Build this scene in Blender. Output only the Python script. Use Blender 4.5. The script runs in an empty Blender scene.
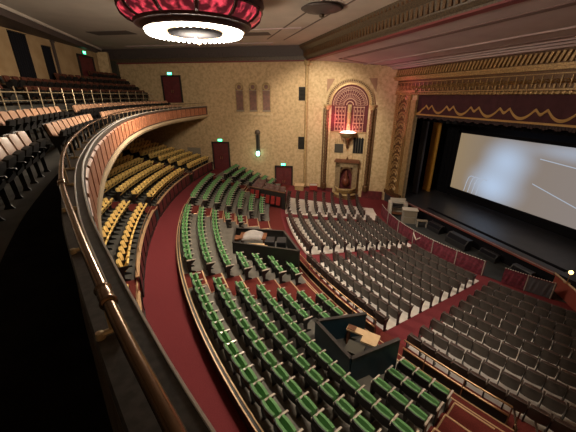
import bpy, math, random
from mathutils import Vector, Matrix
random.seed(7)
SC = bpy.context.scene
COL = SC.collection
PI = math.pi

# ------------------------------------------------------------------ materials
def mat(name, col, rough=0.6, metal=0.0, noise=None, bump=0.0, emit=None, estr=0.0, spec=0.5, coat=0.0):
    m = bpy.data.materials.new(name); m.use_nodes = True
    nt = m.node_tree; b = nt.nodes['Principled BSDF']
    b.inputs['Base Color'].default_value = (*col, 1)
    b.inputs['Roughness'].default_value = rough
    b.inputs['Metallic'].default_value = metal
    b.inputs['Specular IOR Level'].default_value = spec
    b.inputs['Coat Weight'].default_value = coat
    if emit:
        b.inputs['Emission Color'].default_value = (*emit, 1)
        b.inputs['Emission Strength'].default_value = estr
    if noise or bump:
        tc = nt.nodes.new('ShaderNodeTexCoord')
        n = nt.nodes.new('ShaderNodeTexNoise')
        sc, col2, lo, hi = noise if noise else (8.0, col, .4, .6)
        n.inputs['Scale'].default_value = sc
        n.inputs['Detail'].default_value = 5
        nt.links.new(tc.outputs['Object'], n.inputs['Vector'])
        if noise:
            r = nt.nodes.new('ShaderNodeValToRGB')
            r.color_ramp.elements[0].position = lo; r.color_ramp.elements[1].position = hi
            r.color_ramp.elements[0].color = (*col2, 1); r.color_ramp.elements[1].color = (*col, 1)
            nt.links.new(n.outputs['Fac'], r.inputs['Fac'])
            nt.links.new(r.outputs['Color'], b.inputs['Base Color'])
        if bump:
            bp = nt.nodes.new('ShaderNodeBump'); bp.inputs['Strength'].default_value = bump
            nt.links.new(n.outputs['Fac'], bp.inputs['Height'])
            nt.links.new(bp.outputs['Normal'], b.inputs['Normal'])
    return m

M = {}
M['plaster'] = mat('mottled_tan_plaster', (.64, .465, .26), .85, noise=(4.2, (.47, .325, .17), .34, .60), bump=.15)
M['plaster_pale'] = mat('pale_tan_plaster', (.68, .52, .30), .85, noise=(4.2, (.52, .37, .195), .36, .60), bump=.12)
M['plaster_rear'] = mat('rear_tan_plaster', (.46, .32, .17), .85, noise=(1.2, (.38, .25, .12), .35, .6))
M['stone'] = mat('cast_stone_tan', (.50, .36, .17), .7, noise=(5, (.36, .24, .10), .35, .65))
M['ceil'] = mat('ceiling_paint', (.58, .51, .44), .8, noise=(.6, (.50, .44, .38), .35, .65))
M['ceil_pink'] = mat('soffit_paint', (.47, .36, .35), .75, noise=(.6, (.42, .31, .31), .35, .65))
M['ceil_dark'] = mat('ceiling_panel_dark', (.13, .10, .085), .8)
M['cornice'] = mat('cornice_bronze', (.125, .09, .055), .5, noise=(14, (.065, .042, .028), .4, .6))
M['cornice_dark'] = mat('cornice_dark', (.075, .055, .05), .6)
M['soffit_band'] = mat('brown_soffit_band', (.19, .115, .105), .7)
M['red_paint'] = mat('dark_red_paint', (.20, .03, .03), .6)
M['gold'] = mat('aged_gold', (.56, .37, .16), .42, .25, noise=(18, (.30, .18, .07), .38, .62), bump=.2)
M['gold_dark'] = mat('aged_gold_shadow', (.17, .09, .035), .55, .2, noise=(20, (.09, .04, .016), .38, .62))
M['brass'] = mat('brass', (.52, .33, .18), .32, .75)
M['brass_pipe'] = mat('polished_bronze_pipe', (.21, .125, .075), .22, .85)
M['brass_pale'] = mat('pale_brass_rail', (.60, .48, .31), .35, .6)
M['nosing'] = mat('brass_nosing', (.58, .38, .21), .45, .2)
M['carpet'] = mat('red_carpet', (.185, .036, .041), .95, noise=(30, (.145, .026, .030), .35, .65), spec=.1)
M['carpet_step'] = mat('red_step_carpet', (.15, .03, .024), .95, noise=(30, (.10, .02, .017), .35, .65), spec=.1)
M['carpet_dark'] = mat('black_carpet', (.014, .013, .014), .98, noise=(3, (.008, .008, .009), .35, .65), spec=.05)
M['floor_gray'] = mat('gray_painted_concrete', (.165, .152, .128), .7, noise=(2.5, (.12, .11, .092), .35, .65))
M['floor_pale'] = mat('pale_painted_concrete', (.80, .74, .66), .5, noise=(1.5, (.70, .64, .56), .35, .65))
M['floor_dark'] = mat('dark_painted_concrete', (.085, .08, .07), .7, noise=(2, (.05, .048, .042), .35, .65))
M['stage'] = mat('black_stage_floor', (.065, .065, .072), .38, noise=(1.5, (.045, .046, .052), .3, .7))
M['stage_lip'] = mat('red_stage_edge', (.30, .07, .05), .5)
M['black'] = mat('black_masking', (.010, .010, .013), .9, spec=.1)
M['blackbox'] = mat('black_gear', (.018, .018, .020), .5)
M['pitfloor'] = mat('pit_floor_black', (.03, .032, .03), .7)
M['green'] = mat('green_upholstery', (.13, .32, .115), .7, noise=(40, (.11, .275, .095), .35, .65))
M['yellow'] = mat('yellow_upholstery', (.82, .58, .19), .7, noise=(40, (.74, .51, .16), .35, .65))
M['brown'] = mat('brown_upholstery', (.060, .030, .022), .8)
M['shell_brown'] = mat('gray_brown_seat_shell', (.070, .056, .048), .45, noise=(6, (.052, .041, .035), .35, .65))
M['shell_dark'] = mat('black_seat_shell', (.012, .012, .013), .55)
M['iron'] = mat('black_iron', (.014, .013, .013), .4)
M['arm'] = mat('varnished_armrest', (.58, .50, .42), .25, coat=.5)
M['arm_dark'] = mat('dark_armrest', (.06, .04, .03), .35)
M['tan_back'] = mat('tan_veneer', (.50, .29, .185), .38, noise=(5, (.41, .225, .14), .35, .65))
M['maroon_back'] = mat('maroon_veneer', (.11, .035, .022), .5)
M['maroon'] = mat('maroon_panel', (.16, .028, .03), .6, noise=(4, (.10, .018, .02), .35, .65))
M['drape'] = mat('maroon_drape', (.17, .022, .04), .9, noise=(6, (.09, .012, .022), .35, .65))
M['valance'] = mat('plum_valance', (.070, .020, .026), .9, noise=(3, (.055, .015, .020), .35, .65))
M['swag'] = mat('gold_swag_applique', (.50, .29, .09), .6)
M['fringe'] = mat('dark_fringe', (.05, .03, .03), .9)
M['amber'] = mat('amber_curtain', (.85, .45, .07), .8, noise=(4, (.72, .36, .05), .35, .65))
M['leg_cloth'] = mat('charcoal_leg_drape', (.075, .07, .08), .9)
M['fascia'] = mat('salmon_fascia_panel', (.52, .215, .11), .6, noise=(7, (.38, .14, .07), .35, .65))
M['fascia_dark'] = mat('fascia_reveal', (.10, .045, .035), .7)
M['cream'] = mat('cream_moulding', (.58, .46, .30), .6)
M['soffit'] = mat('balcony_soffit', (.20, .13, .085), .8)
M['ledge'] = mat('dark_ledge_granite', (.060, .054, .050), .38, noise=(25, (.03, .027, .025), .4, .6))
M['ledge_wall'] = mat('rough_parapet_plaster', (.105, .085, .072), .9, noise=(9, (.05, .04, .035), .35, .65), bump=.4)
M['steel'] = mat('highlit_metal_edge', (.85, .82, .78), .35, .35)  # metal edging; its bright highlights are put into the pale colour
M['wood'] = mat('varnished_brown_wood', (.19, .075, .035), .45, noise=(6, (.13, .05, .022), .35, .65))
M['wood_tan'] = mat('tan_desk_wood', (.66, .47, .27), .5, noise=(5, (.58, .40, .22), .35, .65))
M['booth'] = mat('dark_booth_panel', (.022, .020, .018), .55)
M['booth_blue'] = mat('dark_teal_booth_panel', (.011, .042, .066), .5, noise=(2, (.008, .030, .046), .35, .65))
M['cloth'] = mat('gray_dust_sheet', (.40, .37, .35), .9, noise=(5, (.30, .28, .27), .35, .65))
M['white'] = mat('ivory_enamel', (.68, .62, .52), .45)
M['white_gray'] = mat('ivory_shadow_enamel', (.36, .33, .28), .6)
M['lattice'] = mat('rose_gold_lattice', (.48, .27, .18), .5)
M['grille_back'] = mat('dark_rose_recess', (.11, .018, .022), .8)
M['stone_gray'] = mat('brown_cast_stone', (.30, .22, .12), .7, noise=(5, (.22, .15, .08), .35, .65))
M['spandrel'] = mat('tan_rose_spandrel', (.38, .23, .14), .8)
M['slat'] = mat('dark_louver', (.055, .05, .035), .6)
M['door'] = mat('maroon_door', (.13, .020, .022), .55)
M['door_frame'] = mat('dark_door_frame', (.022, .015, .014), .5)
M['niche_panel'] = mat('rose_window_panel', (.27, .13, .10), .7, noise=(4, (.17, .10, .075), .35, .65))
M['grey_panel'] = mat('gray_hatch', (.30, .25, .18), .7)
M['urn'] = mat('copper_urn', (.17, .05, .03), .35, .3)
M['seat_red'] = mat('red_vinyl', (.30, .03, .025), .5)
M['exit'] = mat('exit_green_glow', (.02, .3, .12), .5, emit=(.05, 1, .42), estr=3.0)
M['exit_letter'] = mat('exit_letter', (.8, .9, .85), .5, emit=(.5, 1, .75), estr=3.5)
M['lampglass'] = mat('pale_green_lamp', (.5, .8, .7), .4, emit=(.35, 1, .75), estr=5.0)
M['bulb'] = mat('white_bulbs', (1, 1, 1), .4, emit=(1, .93, .80), estr=11)
M['bulb_tray'] = mat('white_bulb_tray', (1, .95, .85), .4, emit=(1, .88, .70), estr=3.0)
M['bulb_tan'] = mat('amber_glass_ring', (.8, .6, .4), .4, emit=(1, .70, .40), estr=.9)
M['redglass'] = mat('red_lit_glass', (.12, .008, .014), .4, emit=(1, .055, .09), estr=1.1)
M['pinkglow'] = mat('pink_lamp_bowl', (1, .7, .7), .4, emit=(1, .50, .45), estr=6)
M['chand'] = mat('dark_red_metalwork', (.060, .020, .024), .5, .2)
M['warmlamp'] = mat('warm_music_lamp', (1, .8, .5), .4, emit=(1, .55, .2), estr=4)

# red glass: filigree broken light
def filigree():
    m = M['redglass']; nt = m.node_tree; b = nt.nodes['Principled BSDF']
    tc = nt.nodes.new('ShaderNodeTexCoord'); v = nt.nodes.new('ShaderNodeTexNoise')
    v.inputs['Scale'].default_value = 3.2; v.inputs['Detail'].default_value = 6
    r = nt.nodes.new('ShaderNodeValToRGB')
    r.color_ramp.elements[0].position = .47; r.color_ramp.elements[0].color = (.05, .004, .008, 1)
    r.color_ramp.elements[1].position = .70; r.color_ramp.elements[1].color = (1, .07, .11, 1)
    nt.links.new(tc.outputs['Object'], v.inputs['Vector']); nt.links.new(v.outputs['Fac'], r.inputs['Fac'])
    nt.links.new(r.outputs['Color'], b.inputs['Emission Color'])
filigree()

# ------------------------------------------------------------------ mesh builder
class MB:
    def __init__(s): s.v = []; s.f = []; s.m = []
    def add(s, vs, fs, mi=0):
        o = len(s.v); s.v += [tuple(p) for p in vs]
        for f in fs: s.f.append(tuple(o + i for i in f)); s.m.append(mi)
    def box(s, c, d, rz=0.0, mi=0, R=None):
        hx, hy, hz = d[0]/2, d[1]/2, d[2]/2
        vs = []
        for x, y, z in ((-1,-1,-1),(1,-1,-1),(1,1,-1),(-1,1,-1),(-1,-1,1),(1,-1,1),(1,1,1),(-1,1,1)):
            p = Vector((x*hx, y*hy, z*hz))
            if R is not None: p = R @ p
            elif rz: p = Matrix.Rotation(rz, 3, 'Z') @ p
            vs.append((p.x+c[0], p.y+c[1], p.z+c[2]))
        s.add(vs, [(0,3,2,1),(4,5,6,7),(0,1,5,4),(1,2,6,5),(2,3,7,6),(3,0,4,7)], mi)
        return s
    def grid(s, rows, mi=0, closed_u=False):
        n = len(rows[0]); vs = [p for r in rows for p in r]; fs = []
        for i in range(len(rows)-1):
            for j in range(n if closed_u else n-1):
                k = (j+1) % n
                fs.append((i*n+j, i*n+k, (i+1)*n+k, (i+1)*n+j))
        s.add(vs, fs, mi); return s
    def prism(s, out, y0, y1, mi=0, axis='y'):
        n = len(out)
        if axis == 'y': a = [(x, y0, z) for x, z in out]; b = [(x, y1, z) for x, z in out]
        elif axis == 'x': a = [(y0, x, z) for x, z in out]; b = [(y1, x, z) for x, z in out]
        else: a = [(x, z, y0) for x, z in out]; b = [(x, z, y1) for x, z in out]
        s.add(a+b, [tuple(range(n)), tuple(range(2*n-1, n-1, -1))] + [(i, (i+1) % n, n+(i+1) % n, n+i) for i in range(n)], mi)
        return s
    def tube(s, path, r, n=8, mi=0, cap=True):
        path = [Vector(p) for p in path]; rows = []
        for i, p in enumerate(path):
            t = (path[min(i+1, len(path)-1)] - path[max(i-1, 0)]).normalized()
            up = Vector((0, 0, 1)) if abs(t.z) < .95 else Vector((1, 0, 0))
            a = t.cross(up).normalized(); b = a.cross(t)
            rr = r[i] if isinstance(r, (list, tuple)) else r
            rows.append([tuple(p + a*math.cos(2*PI*k/n)*rr + b*math.sin(2*PI*k/n)*rr) for k in range(n)])
        o = len(s.v); s.grid(rows, mi, True)
        if cap:
            s.f.append(tuple(range(o+n-1, o-1, -1))); s.m.append(mi)
            e = o + (len(path)-1)*n
            s.f.append(tuple(range(e, e+n))); s.m.append(mi)
        return s
    def lathe(s, prof, n=24, c=(0, 0, 0), mi=0, a0=0, a1=2*PI):
        full = abs(a1-a0-2*PI) < 1e-6
        k = n if full else n+1
        rows = [[(c[0]+r*math.cos(a0+(a1-a0)*j/n), c[1]+r*math.sin(a0+(a1-a0)*j/n), c[2]+z) for j in range(k)] for r, z in prof]
        s.grid(rows, mi, full); return s
    def build(s, name, mats, parent=None, at=None, smooth=False):
        me = bpy.data.meshes.new(name)
        vs = s.v if at is None else [(x-at[0], y-at[1], z-at[2]) for x, y, z in s.v]
        me.from_pydata(vs, [], s.f)
        if not isinstance(mats, (list, tuple)): mats = [mats]
        for m in mats: me.materials.append(m)
        me.polygons.foreach_set('material_index', s.m)
        if smooth: me.polygons.foreach_set('use_smooth', [True]*len(s.f))
        me.update()
        o = bpy.data.objects.new(name, me); COL.objects.link(o)
        if parent is not None: o.parent = parent
        if at is not None: o.location = at
        return o

def smooth_by_angle(o, deg=40):
    me = o.data
    me.polygons.foreach_set('use_smooth', [True]*len(me.polygons))
    me.set_sharp_from_angle(angle=math.radians(deg))

def struct(o): o['kind'] = 'structure'; return o
def tag(o, label, cat, group=None):
    o['label'] = label; o['category'] = cat
    if group: o['group'] = group
    return o
def thing(name, label, cat, loc=(0, 0, 0), rz=0, group=None):
    o = bpy.data.objects.new(name, None); COL.objects.link(o)
    o.location = loc; o.rotation_euler = (0, 0, rz); o.empty_display_size = .2
    return tag(o, label, cat, group)
def dup(root, loc, rz, label, group):
    r = root.copy(); COL.objects.link(r); r.location = loc; r.rotation_euler = (0, 0, rz)
    r['label'] = label; r['group'] = group
    for ch in root.children:
        c = ch.copy(); COL.objects.link(c); c.parent = r
        for g in ch.children:
            d = g.copy(); COL.objects.link(d); d.parent = c
    return r
ORD = ('first second third fourth fifth sixth seventh eighth ninth tenth eleventh twelfth thirteenth fourteenth fifteenth sixteenth seventeenth '
       'eighteenth nineteenth twentieth').split()
ORD += ['twenty-'+w for w in ORD[:9]] + ['thirtieth']

# ------------------------------------------------------------------ camera
CAM = Vector((0, 0, 10)); F = 297.0; PITCH = math.radians(22); AZ = math.radians(17.8)
cd = bpy.data.cameras.new('camera'); cam = bpy.data.objects.new('camera', cd); COL.objects.link(cam)
cam.location = CAM; cam.rotation_euler = (PI/2-PITCH, 0, -AZ)
cd.sensor_width = 36; cd.lens = 36*F/576; cd.clip_start = .05; cd.clip_end = 200
SC.camera = cam
def in_view(p, mu=70, mv=60):        # is a point inside the frame (with a margin) - used to leave out seats nobody could see
    X, Y, z = p[0], p[1], p[2]-CAM.z
    r = X*math.cos(AZ)-Y*math.sin(AZ); fh = X*math.sin(AZ)+Y*math.cos(AZ)
    fw = fh*math.cos(PITCH)-z*math.sin(PITCH); up = fh*math.sin(PITCH)+z*math.cos(PITCH)
    if fw < .4: return False
    u = 288+F*r/fw; v = 216-F*up/fw
    return -mu < u < 576+mu and -mv < v < 432+mv

# ------------------------------------------------------------------ plan
CX, CY = 31.65, 15.5                       # centre of the seating arcs
def pol(x0, th, z=0.0):
    r = CX-x0
    return (CX-r*math.cos(th), CY+r*math.sin(th), z)
K = Vector((11.3, 29.2, 0)); P2 = Vector((18.35, 24.6, 0)); FAR = Vector((2.4, 33.6, 0))
WD = (FAR-K).normalized()                   # along the far side wall, away from the stage
def far_pt(s, out=0.0):                     # out = towards the room
    n = Vector((-WD.y, WD.x, 0))
    if n.dot(Vector((0, 0, 0))-K) < 0: n = -n
    p = K+WD*s+n*out
    return p
def far_limit(x, y):                        # True when the point is on the room side of the far wall
    n = Vector((WD.y, -WD.x, 0))
    if n.dot(-K) < 0: n = -n
    return (Vector((x, y, 0))-K).dot(n)

def sector(mb, xa, xb, ta, tb, z, mi=0, thick=None, step=.035):
    n = max(1, int(abs(tb-ta)/step))
    rows = [[pol(xa, ta+(tb-ta)*i/n, z), pol(xb, ta+(tb-ta)*i/n, z)] for i in range(n+1)]
    mb.grid([[r[1] for r in rows], [r[0] for r in rows]], mi)
    if thick:
        lo = z-thick
        for x in (xa, xb):
            mb.grid([[pol(x, ta+(tb-ta)*i/n, z) for i in range(n+1)], [pol(x, ta+(tb-ta)*i/n, lo) for i in range(n+1)]], mi)
        for t in (ta, tb):
            mb.add([pol(xa, t, z), pol(xb, t, z), pol(xb, t, lo), pol(xa, t, lo)], [(0, 1, 2, 3)], mi)
def arcbar(mb, x0, ta, tb, z0, z1, w, mi=0, step=.02):   # bent bar of rectangular section
    n = max(1, int(abs(tb-ta)/step)); rows = []
    for i in range(n+1):
        t = ta+(tb-ta)*i/n
        rows.append([pol(x0-w/2, t, z0), pol(x0+w/2, t, z0), pol(x0+w/2, t, z1), pol(x0-w/2, t, z1)])
    o = len(mb.v); mb.grid(rows, mi, True)
    mb.f += [(o+3, o+2, o+1, o), tuple(len(mb.v)-4+k for k in range(4))]; mb.m += [mi, mi]

TA, TB = -.62, .60
NG, NY, NB = 7, 10, 10
def g_row(k): return -.90+.81*k
def g_z(k): return 2.70-.25*k
def g_blocks(k):                            # angular spans of the seat blocks of one green row
    return [(-.415, -.142-.010*k), (-.105-.005*k, .123), (.176, .385), (.425, .56)]
def y_row(j): return -3.40-.90*j
def y_z(j): return 3.25+.22*j
Y_BLOCKS = [(TA, -.160), (-.120, .096), (.138, .366), (.404, .56)]
def b_row(i): return 5.58+.86*i
def b_z(x0): return max(.10, .95-.105*(x0-5.6))
B_BLOCKS = [(TA, -.335), (-.295, -.062), (-.022, .222), (.256, .425)]

# ------------------------------------------------------------------ floors
def ring_floor(name, edges, mats):
    """edges: list of (xa, xb, z, [(ta, tb, material index)]); treads with risers in between"""
    mb = MB()
    for i, (xa, xb, z, spans) in enumerate(edges):
        for ta, tb, mi in spans: sector(mb, xa, xb, ta, tb, z, mi)
        if i+1 < len(edges) and abs(edges[i+1][2]-z) > 1e-4:
            for ta, tb, mi in spans:
                n = max(1, int((tb-ta)/.035)); z2 = edges[i+1][2]
                mb.grid([[pol(xb, ta+(tb-ta)*q/n, z) for q in range(n+1)], [pol(xb, ta+(tb-ta)*q/n, z2) for q in range(n+1)]], mi)
    return struct(mb.build(name, mats))
def spans_of(blocks, a=TA, b=TB, seat=0, aisle=1):
    out = []; t = a
    for lo, hi in blocks:
        if lo > t: out.append((t, lo, aisle))
        out.append((lo, hi, seat)); t = hi
    out.append((t, b, aisle)); return out

rows = []
for j in reversed(range(NY)):
    rows.append((y_row(j)-.30, y_row(j)+.60 if j else -2.82, y_z(j), spans_of(Y_BLOCKS)))
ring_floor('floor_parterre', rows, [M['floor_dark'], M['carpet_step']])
mb = MB(); sector(mb, -2.82, -1.15, TA, TB, 2.5, 0); struct(mb.build('floor_cross_aisle', M['carpet']))
rows = [(-1.15, g_row(0)+.56, g_z(0), spans_of(g_blocks(0)))]
for k in range(1, NG):
    rows.append((g_row(k)-.25, g_row(k)+.56 if k < NG-1 else 4.62, g_z(k), spans_of(g_blocks(k))))
rows.append((4.62, 5.62, .97, [(TA, TB, 1)]))
ring_floor('floor_terrace', rows, [M['floor_gray'], M['carpet_step']])
# the raked main floor
mb = MB()
for lo, hi, mi in spans_of(B_BLOCKS):
    if mi == 0 and lo > -.1:
        mb.grid([[pol(6.12, lo+(hi-lo)*i/6, b_z(6.12)) for i in range(7)], [pol(5.6, lo+(hi-lo)*i/6, b_z(5.6)) for i in range(7)]], 1)
    n = max(1, int((hi-lo)/.04)); x_s = 6.12 if (mi == 0 and lo > -.1) else 5.6; xs = [x_s+(14.2-x_s)*q/8 for q in range(9)]
    for q in range(8):
        mb.grid([[pol(xs[q+1], lo+(hi-lo)*i/n, b_z(xs[q+1])) for i in range(n+1)], [pol(xs[q], lo+(hi-lo)*i/n, b_z(xs[q])) for i in range(n+1)]], mi)
struct(mb.build('floor_main', [M['floor_pale'], M['carpet']]))
mb = MB(); mb.box((15.0, 13, .02), (9.0, 40, .06)); struct(mb.build('floor_front', M['carpet']))
# brass nosings of the aisle steps
mb = MB()
for k in range(NG):
    bl = g_blocks(k); z = g_z(k)
    xa = g_row(k)-.22 if k else -1.10; xb = g_row(k)+.545
    for i in range(3):
        a, b = bl[i][1], bl[i+1][0]
        if k > 0: arcbar(mb, xa+.02, a+.001, b-.001, z, z+.02, .05)
        arcbar(mb, xb, a+.001, b-.001, z, z+.02, .05)
        for t in (a+.0012, b-.0012):
            p, q = pol(xa, t, z+.01), pol(xb, t, z+.01)
            if t < a+.002: mb.tube([p, q], .022, 4)
for k in range(2, NG):
    z = g_z(k); xa = g_row(k)-.22; xb = g_row(k)+.545
    arcbar(mb, xa+.02, -.458, -.418, z, z+.02, .05); arcbar(mb, xb, -.458, -.418, z, z+.02, .05)
    mb.tube([pol(xa, -.4185, z+.01), pol(xb, -.4185, z+.01)], .022, 4)
for j in range(4):
    for i in range(3):
        a, b = Y_BLOCKS[i][1], Y_BLOCKS[i+1][0]
        arcbar(mb, y_row(j)+.57 if j else -2.9, a+.001, b-.001, y_z(j), y_z(j)+.02, .05)
struct(mb.build('trim_1', M['nosing']))
# step along the front of the terrace
mb = MB(); sector(mb, 4.62, 4.95, TA, -.03, 1.10, 0, .14); struct(mb.build('floor_step', M['carpet_step']))
mb = MB(); arcbar(mb, 4.60, TA, -.03, 1.20, 1.215, .04); arcbar(mb, 4.94, TA, -.03, 1.10, 1.115, .035)
struct(mb.build('trim_2', M['nosing']))
# curb that edges the far blocks of the main floor
mb = MB(); arcbar(mb, 6.05, -.022, .222, .90, .94, .06); arcbar(mb, 6.05, .256, .425, .90, .94, .06)
for t in (-.022, .222, .256):
    mb.tube([pol(6.05, t, .93), pol(7.0, t, .83)], .025, 5)
struct(mb.build('trim_3', M['white']))

# low curb wall behind the green rows, low wall in front of the yellow rows
mb = MB(); arcbar(mb, -1.22, TA, .16, 2.45, 3.02, .10); arcbar(mb, -1.22, .172, .40, 2.45, 2.90, .10)
struct(mb.build('wall_curb', M['booth']))
mb = MB(); 
for dx in (-.06, .05): arcbar(mb, -1.22+dx, TA, .16, 3.02, 3.045, .035); arcbar(mb, -1.22+dx, .172, .40, 2.90, 2.925, .035)
struct(mb.build('trim_4', M['nosing']))
mb = MB()
YW = [(TA, -.155), (-.125, .10), (.134, .37), (.40, .53)]
for a, b in YW:
    arcbar(mb, -2.85, a, b, 2.45, 3.42, .10, 0)
    n = int((b-a)*38/1.1)
    for i in range(n+1):
        t = a+(b-a)*i/n
        arcbar(mb, -2.785, t-.0016, t+.0016, 2.5, 3.40, .04, 1)
    arcbar(mb, -2.785, a, b, 2.5, 2.62, .05, 1)
struct(mb.build('wall_parterre', [M['maroon'], M['door_frame']]))
mb = MB()
for a, b in YW: arcbar(mb, -2.85, a, b, 3.42, 3.46, .14)
struct(mb.build('trim_5', M['nosing']))

# rail things on that low wall, one per block
for (a, b), where in zip(YW, ('before the near steps', 'past the near steps', 'past the middle steps', 'past the far steps')):
    t0 = (a+b)/2; base = pol(-2.85, t0, 3.46)
    r = thing('handrail', f'thin brass handrail on the low maroon wall, {where}', 'handrail', base)
    n = max(2, int((b-a)*34.5/.5))
    mb = MB(); mb.tube([tuple(Vector(pol(-2.85, a+.004+(b-a-.008)*i/n, 3.80))-Vector(base)) for i in range(n+1)], .02, 6)
    mb.build('top_rail', M['brass'], r, smooth=True)
    for i in range(0, n+1, 4):
        p = Vector(pol(-2.85, a+.004+(b-a-.008)*i/n, 3.46))-Vector(base)
        m2 = MB(); m2.tube([p, p+Vector((0, 0, .34))], .016, 6); m2.build('post', M['brass'], r)

# ------------------------------------------------------------------ seats
def cushion(w, h, t, bulge=.02, nu=4, nv=4, curve=0.0, top_round=.0):
    """a padded panel: centre of its lower edge at the origin, rising in z, front towards +x"""
    fr, bk = [], []
    for j in range(nv+1):
        v = j/nv; zf = h*v; rf, rb = [], []
        for i in range(nu+1):
            u = i/nu*2-1
            edge = (1-abs(u)**4)*(1-abs(2*v-1)**4)
            zz = zf-top_round*(u*u)*v
            y = u*w/2*(1-.05*abs(2*v-1)**4)
            cx = curve*u*u
            rf.append((t*.55+bulge*edge+cx, y, zz)); rb.append((-t*.45+cx-.0*edge, y, zz))
        fr.append(rf); bk.append(rb)
    vs = [p for r in fr for p in r]+[p for r in bk for p in r]
    n = nu+1; o = n*(nv+1); fs = []
    for j in range(nv):
        for i in range(nu):
            a = j*n+i
            fs.append((a, a+1, a+n+1, a+n)); fs.append((o+a, o+a+n, o+a+n+1, o+a+1))
    for i in range(nu):
        fs.append((i+1, i, o+i, o+i+1)); k = nv*n+i; fs.append((k, k+1, o+k+1, o+k))
    for j in range(nv):
        a = j*n; fs.append((a, a+n, o+a+n, o+a)); a = j*n+nu; fs.append((a+n, a, o+a, o+a+n))
    return vs, fs
def placed(vs, R, off): return [tuple(R @ Vector(p)+Vector(off)) for p in vs]
def seat_meshes(kind):
    rec = math.radians({'green': -10, 'yellow': -12, 'brown': -8, 'balcony': -16}[kind])
    tilt = math.radians({'green': 17, 'yellow': 26, 'brown': 3, 'balcony': 16}[kind])   # how far the seat has folded up, from upright
    R = Matrix.Rotation(rec, 3, 'Y')
    W = .47
    hb = {'green': .36, 'yellow': .40, 'brown': .34, 'balcony': .56}[kind]; th = {'brown': .05, 'green': .065}.get(kind, .07)
    out = {}
    m = MB(); vs, fs = cushion(W, hb, th, .03 if th > .05 else .01, curve=.035, top_round=.03); m.add(placed(vs, R, (0, 0, .43)), fs); out['backrest'] = m
    m = MB(); lo_ = {'brown': .13, 'green': .05}.get(kind, .10); vs, fs = cushion(W+.025, hb+lo_+.015, .03, .0, curve=.035, top_round=.03); m.add(placed(vs, R, (-.03+.17*max(0, lo_-.1)*.8, 0, .43-lo_)), fs); out['back_shell'] = m
    m = MB(); R2 = Matrix.Rotation(tilt, 3, 'Y'); vs, fs = cushion(W-.01, {'brown': .32, 'green': .34}.get(kind, .40), .06 if kind == 'brown' else .08, -.0, top_round=.02)
    vs = [(-x, y, z) for x, y, z in vs]; fs = [tuple(reversed(f)) for f in fs]
    m.add(placed(vs, R2, ({'brown': .075, 'green': .075}.get(kind, .13), 0, .40)), fs); out['seat'] = m
    fx = .20 if kind == 'brown' else .30; m = MB(); m.prism([(.03, 0), (.17, 0), (.13, .06), (.12, .38), (fx, .57), (fx, .61), (-.04, .61), (-.06, .50), (.04, .34), (.06, .06)] if kind == 'balcony' else [(-.04, 0), (fx, 0), (fx-.03, .05), (.10, .12), (.11, .40), (fx, .57), (fx, .61), (-.04, .61), (-.06, .38), (-.02, .10)], .247, .283); out['standard'] = m
    m = MB(); m.prism([(-.06, .61), (fx+.03, .61), (fx+.06, .625), (fx+.04, .645), (-.05, .655)], .240, .290); out['armrest'] = m
    return out
ROOTS = {}
def make_seat(kind, name, label, group, mats, smoothing=True):
    t = thing(name, label, 'seat', (0, 0, 0), 0, group)
    ms = seat_meshes(kind)
    for part in ('backrest', 'back_shell', 'seat', 'standard', 'armrest'):
        o = ms[part].build(part, mats[part], t)
        if part in ('backrest', 'back_shell', 'seat'): smooth_by_angle(o, 50)
    ROOTS[kind] = [t, ms, mats, False]
    return t
def end_panel(kind, root, side=-1):
    """the closing standard and armrest on the last seat of a row"""
    t, ms, mats, _ = ROOTS[kind]
    for part in ('standard', 'armrest'):
        key = (kind, part)
        if key not in END:
            m = MB(); m.v = [(x, -y, z) for x, y, z in ms[part].v]; m.f = [tuple(reversed(f)) for f in ms[part].f]; m.m = ms[part].m
            o = m.build(part, mats[part], root); END[key] = o
        else:
            c = END[key].copy(); COL.objects.link(c); c.parent = root
END = {}
def place_seats(kind, spots, cap=300, stuff_name=None, stuff_label=None):
    """spots: dicts with pos, rot, label, group, last"""
    spots = sorted(spots, key=lambda q: (Vector(q['pos'])-CAM).length)
    proto = ROOTS[kind][0]; children = list(proto.children)
    made = []
    for i, q in enumerate(spots[:cap]):
        if i == 0: r = proto; r.location = q['pos']; r.rotation_euler = (0, 0, q['rot']); r['label'] = q['label']; r['group'] = q['group']
        else:
            r = proto.copy(); COL.objects.link(r); r.location = q['pos']; r.rotation_euler = (0, 0, q['rot']); r['label'] = q['label']; r['group'] = q['group']
            for ch in children:
                c = ch.copy(); COL.objects.link(c); c.parent = r
        made.append((r, q))
    for r, q in made:
        if q.get('last'): end_panel(kind, r)
    rest = spots[cap:]
    if rest:
        t, ms, mats, _ = ROOTS[kind]; mb = MB(); names = ['backrest', 'back_shell', 'seat', 'standard', 'armrest']
        for q in rest:
            Rz = Matrix.Rotation(q['rot'], 3, 'Z')
            for mi, part in enumerate(names):
                mb.add(placed(ms[part].v, Rz, q['pos']), ms[part].f, mi)
        o = mb.build(stuff_name, [mats[n] for n in names]); o['kind'] = 'stuff'; o['label'] = stuff_label; o['category'] = 'seats'
SP = .535
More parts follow.
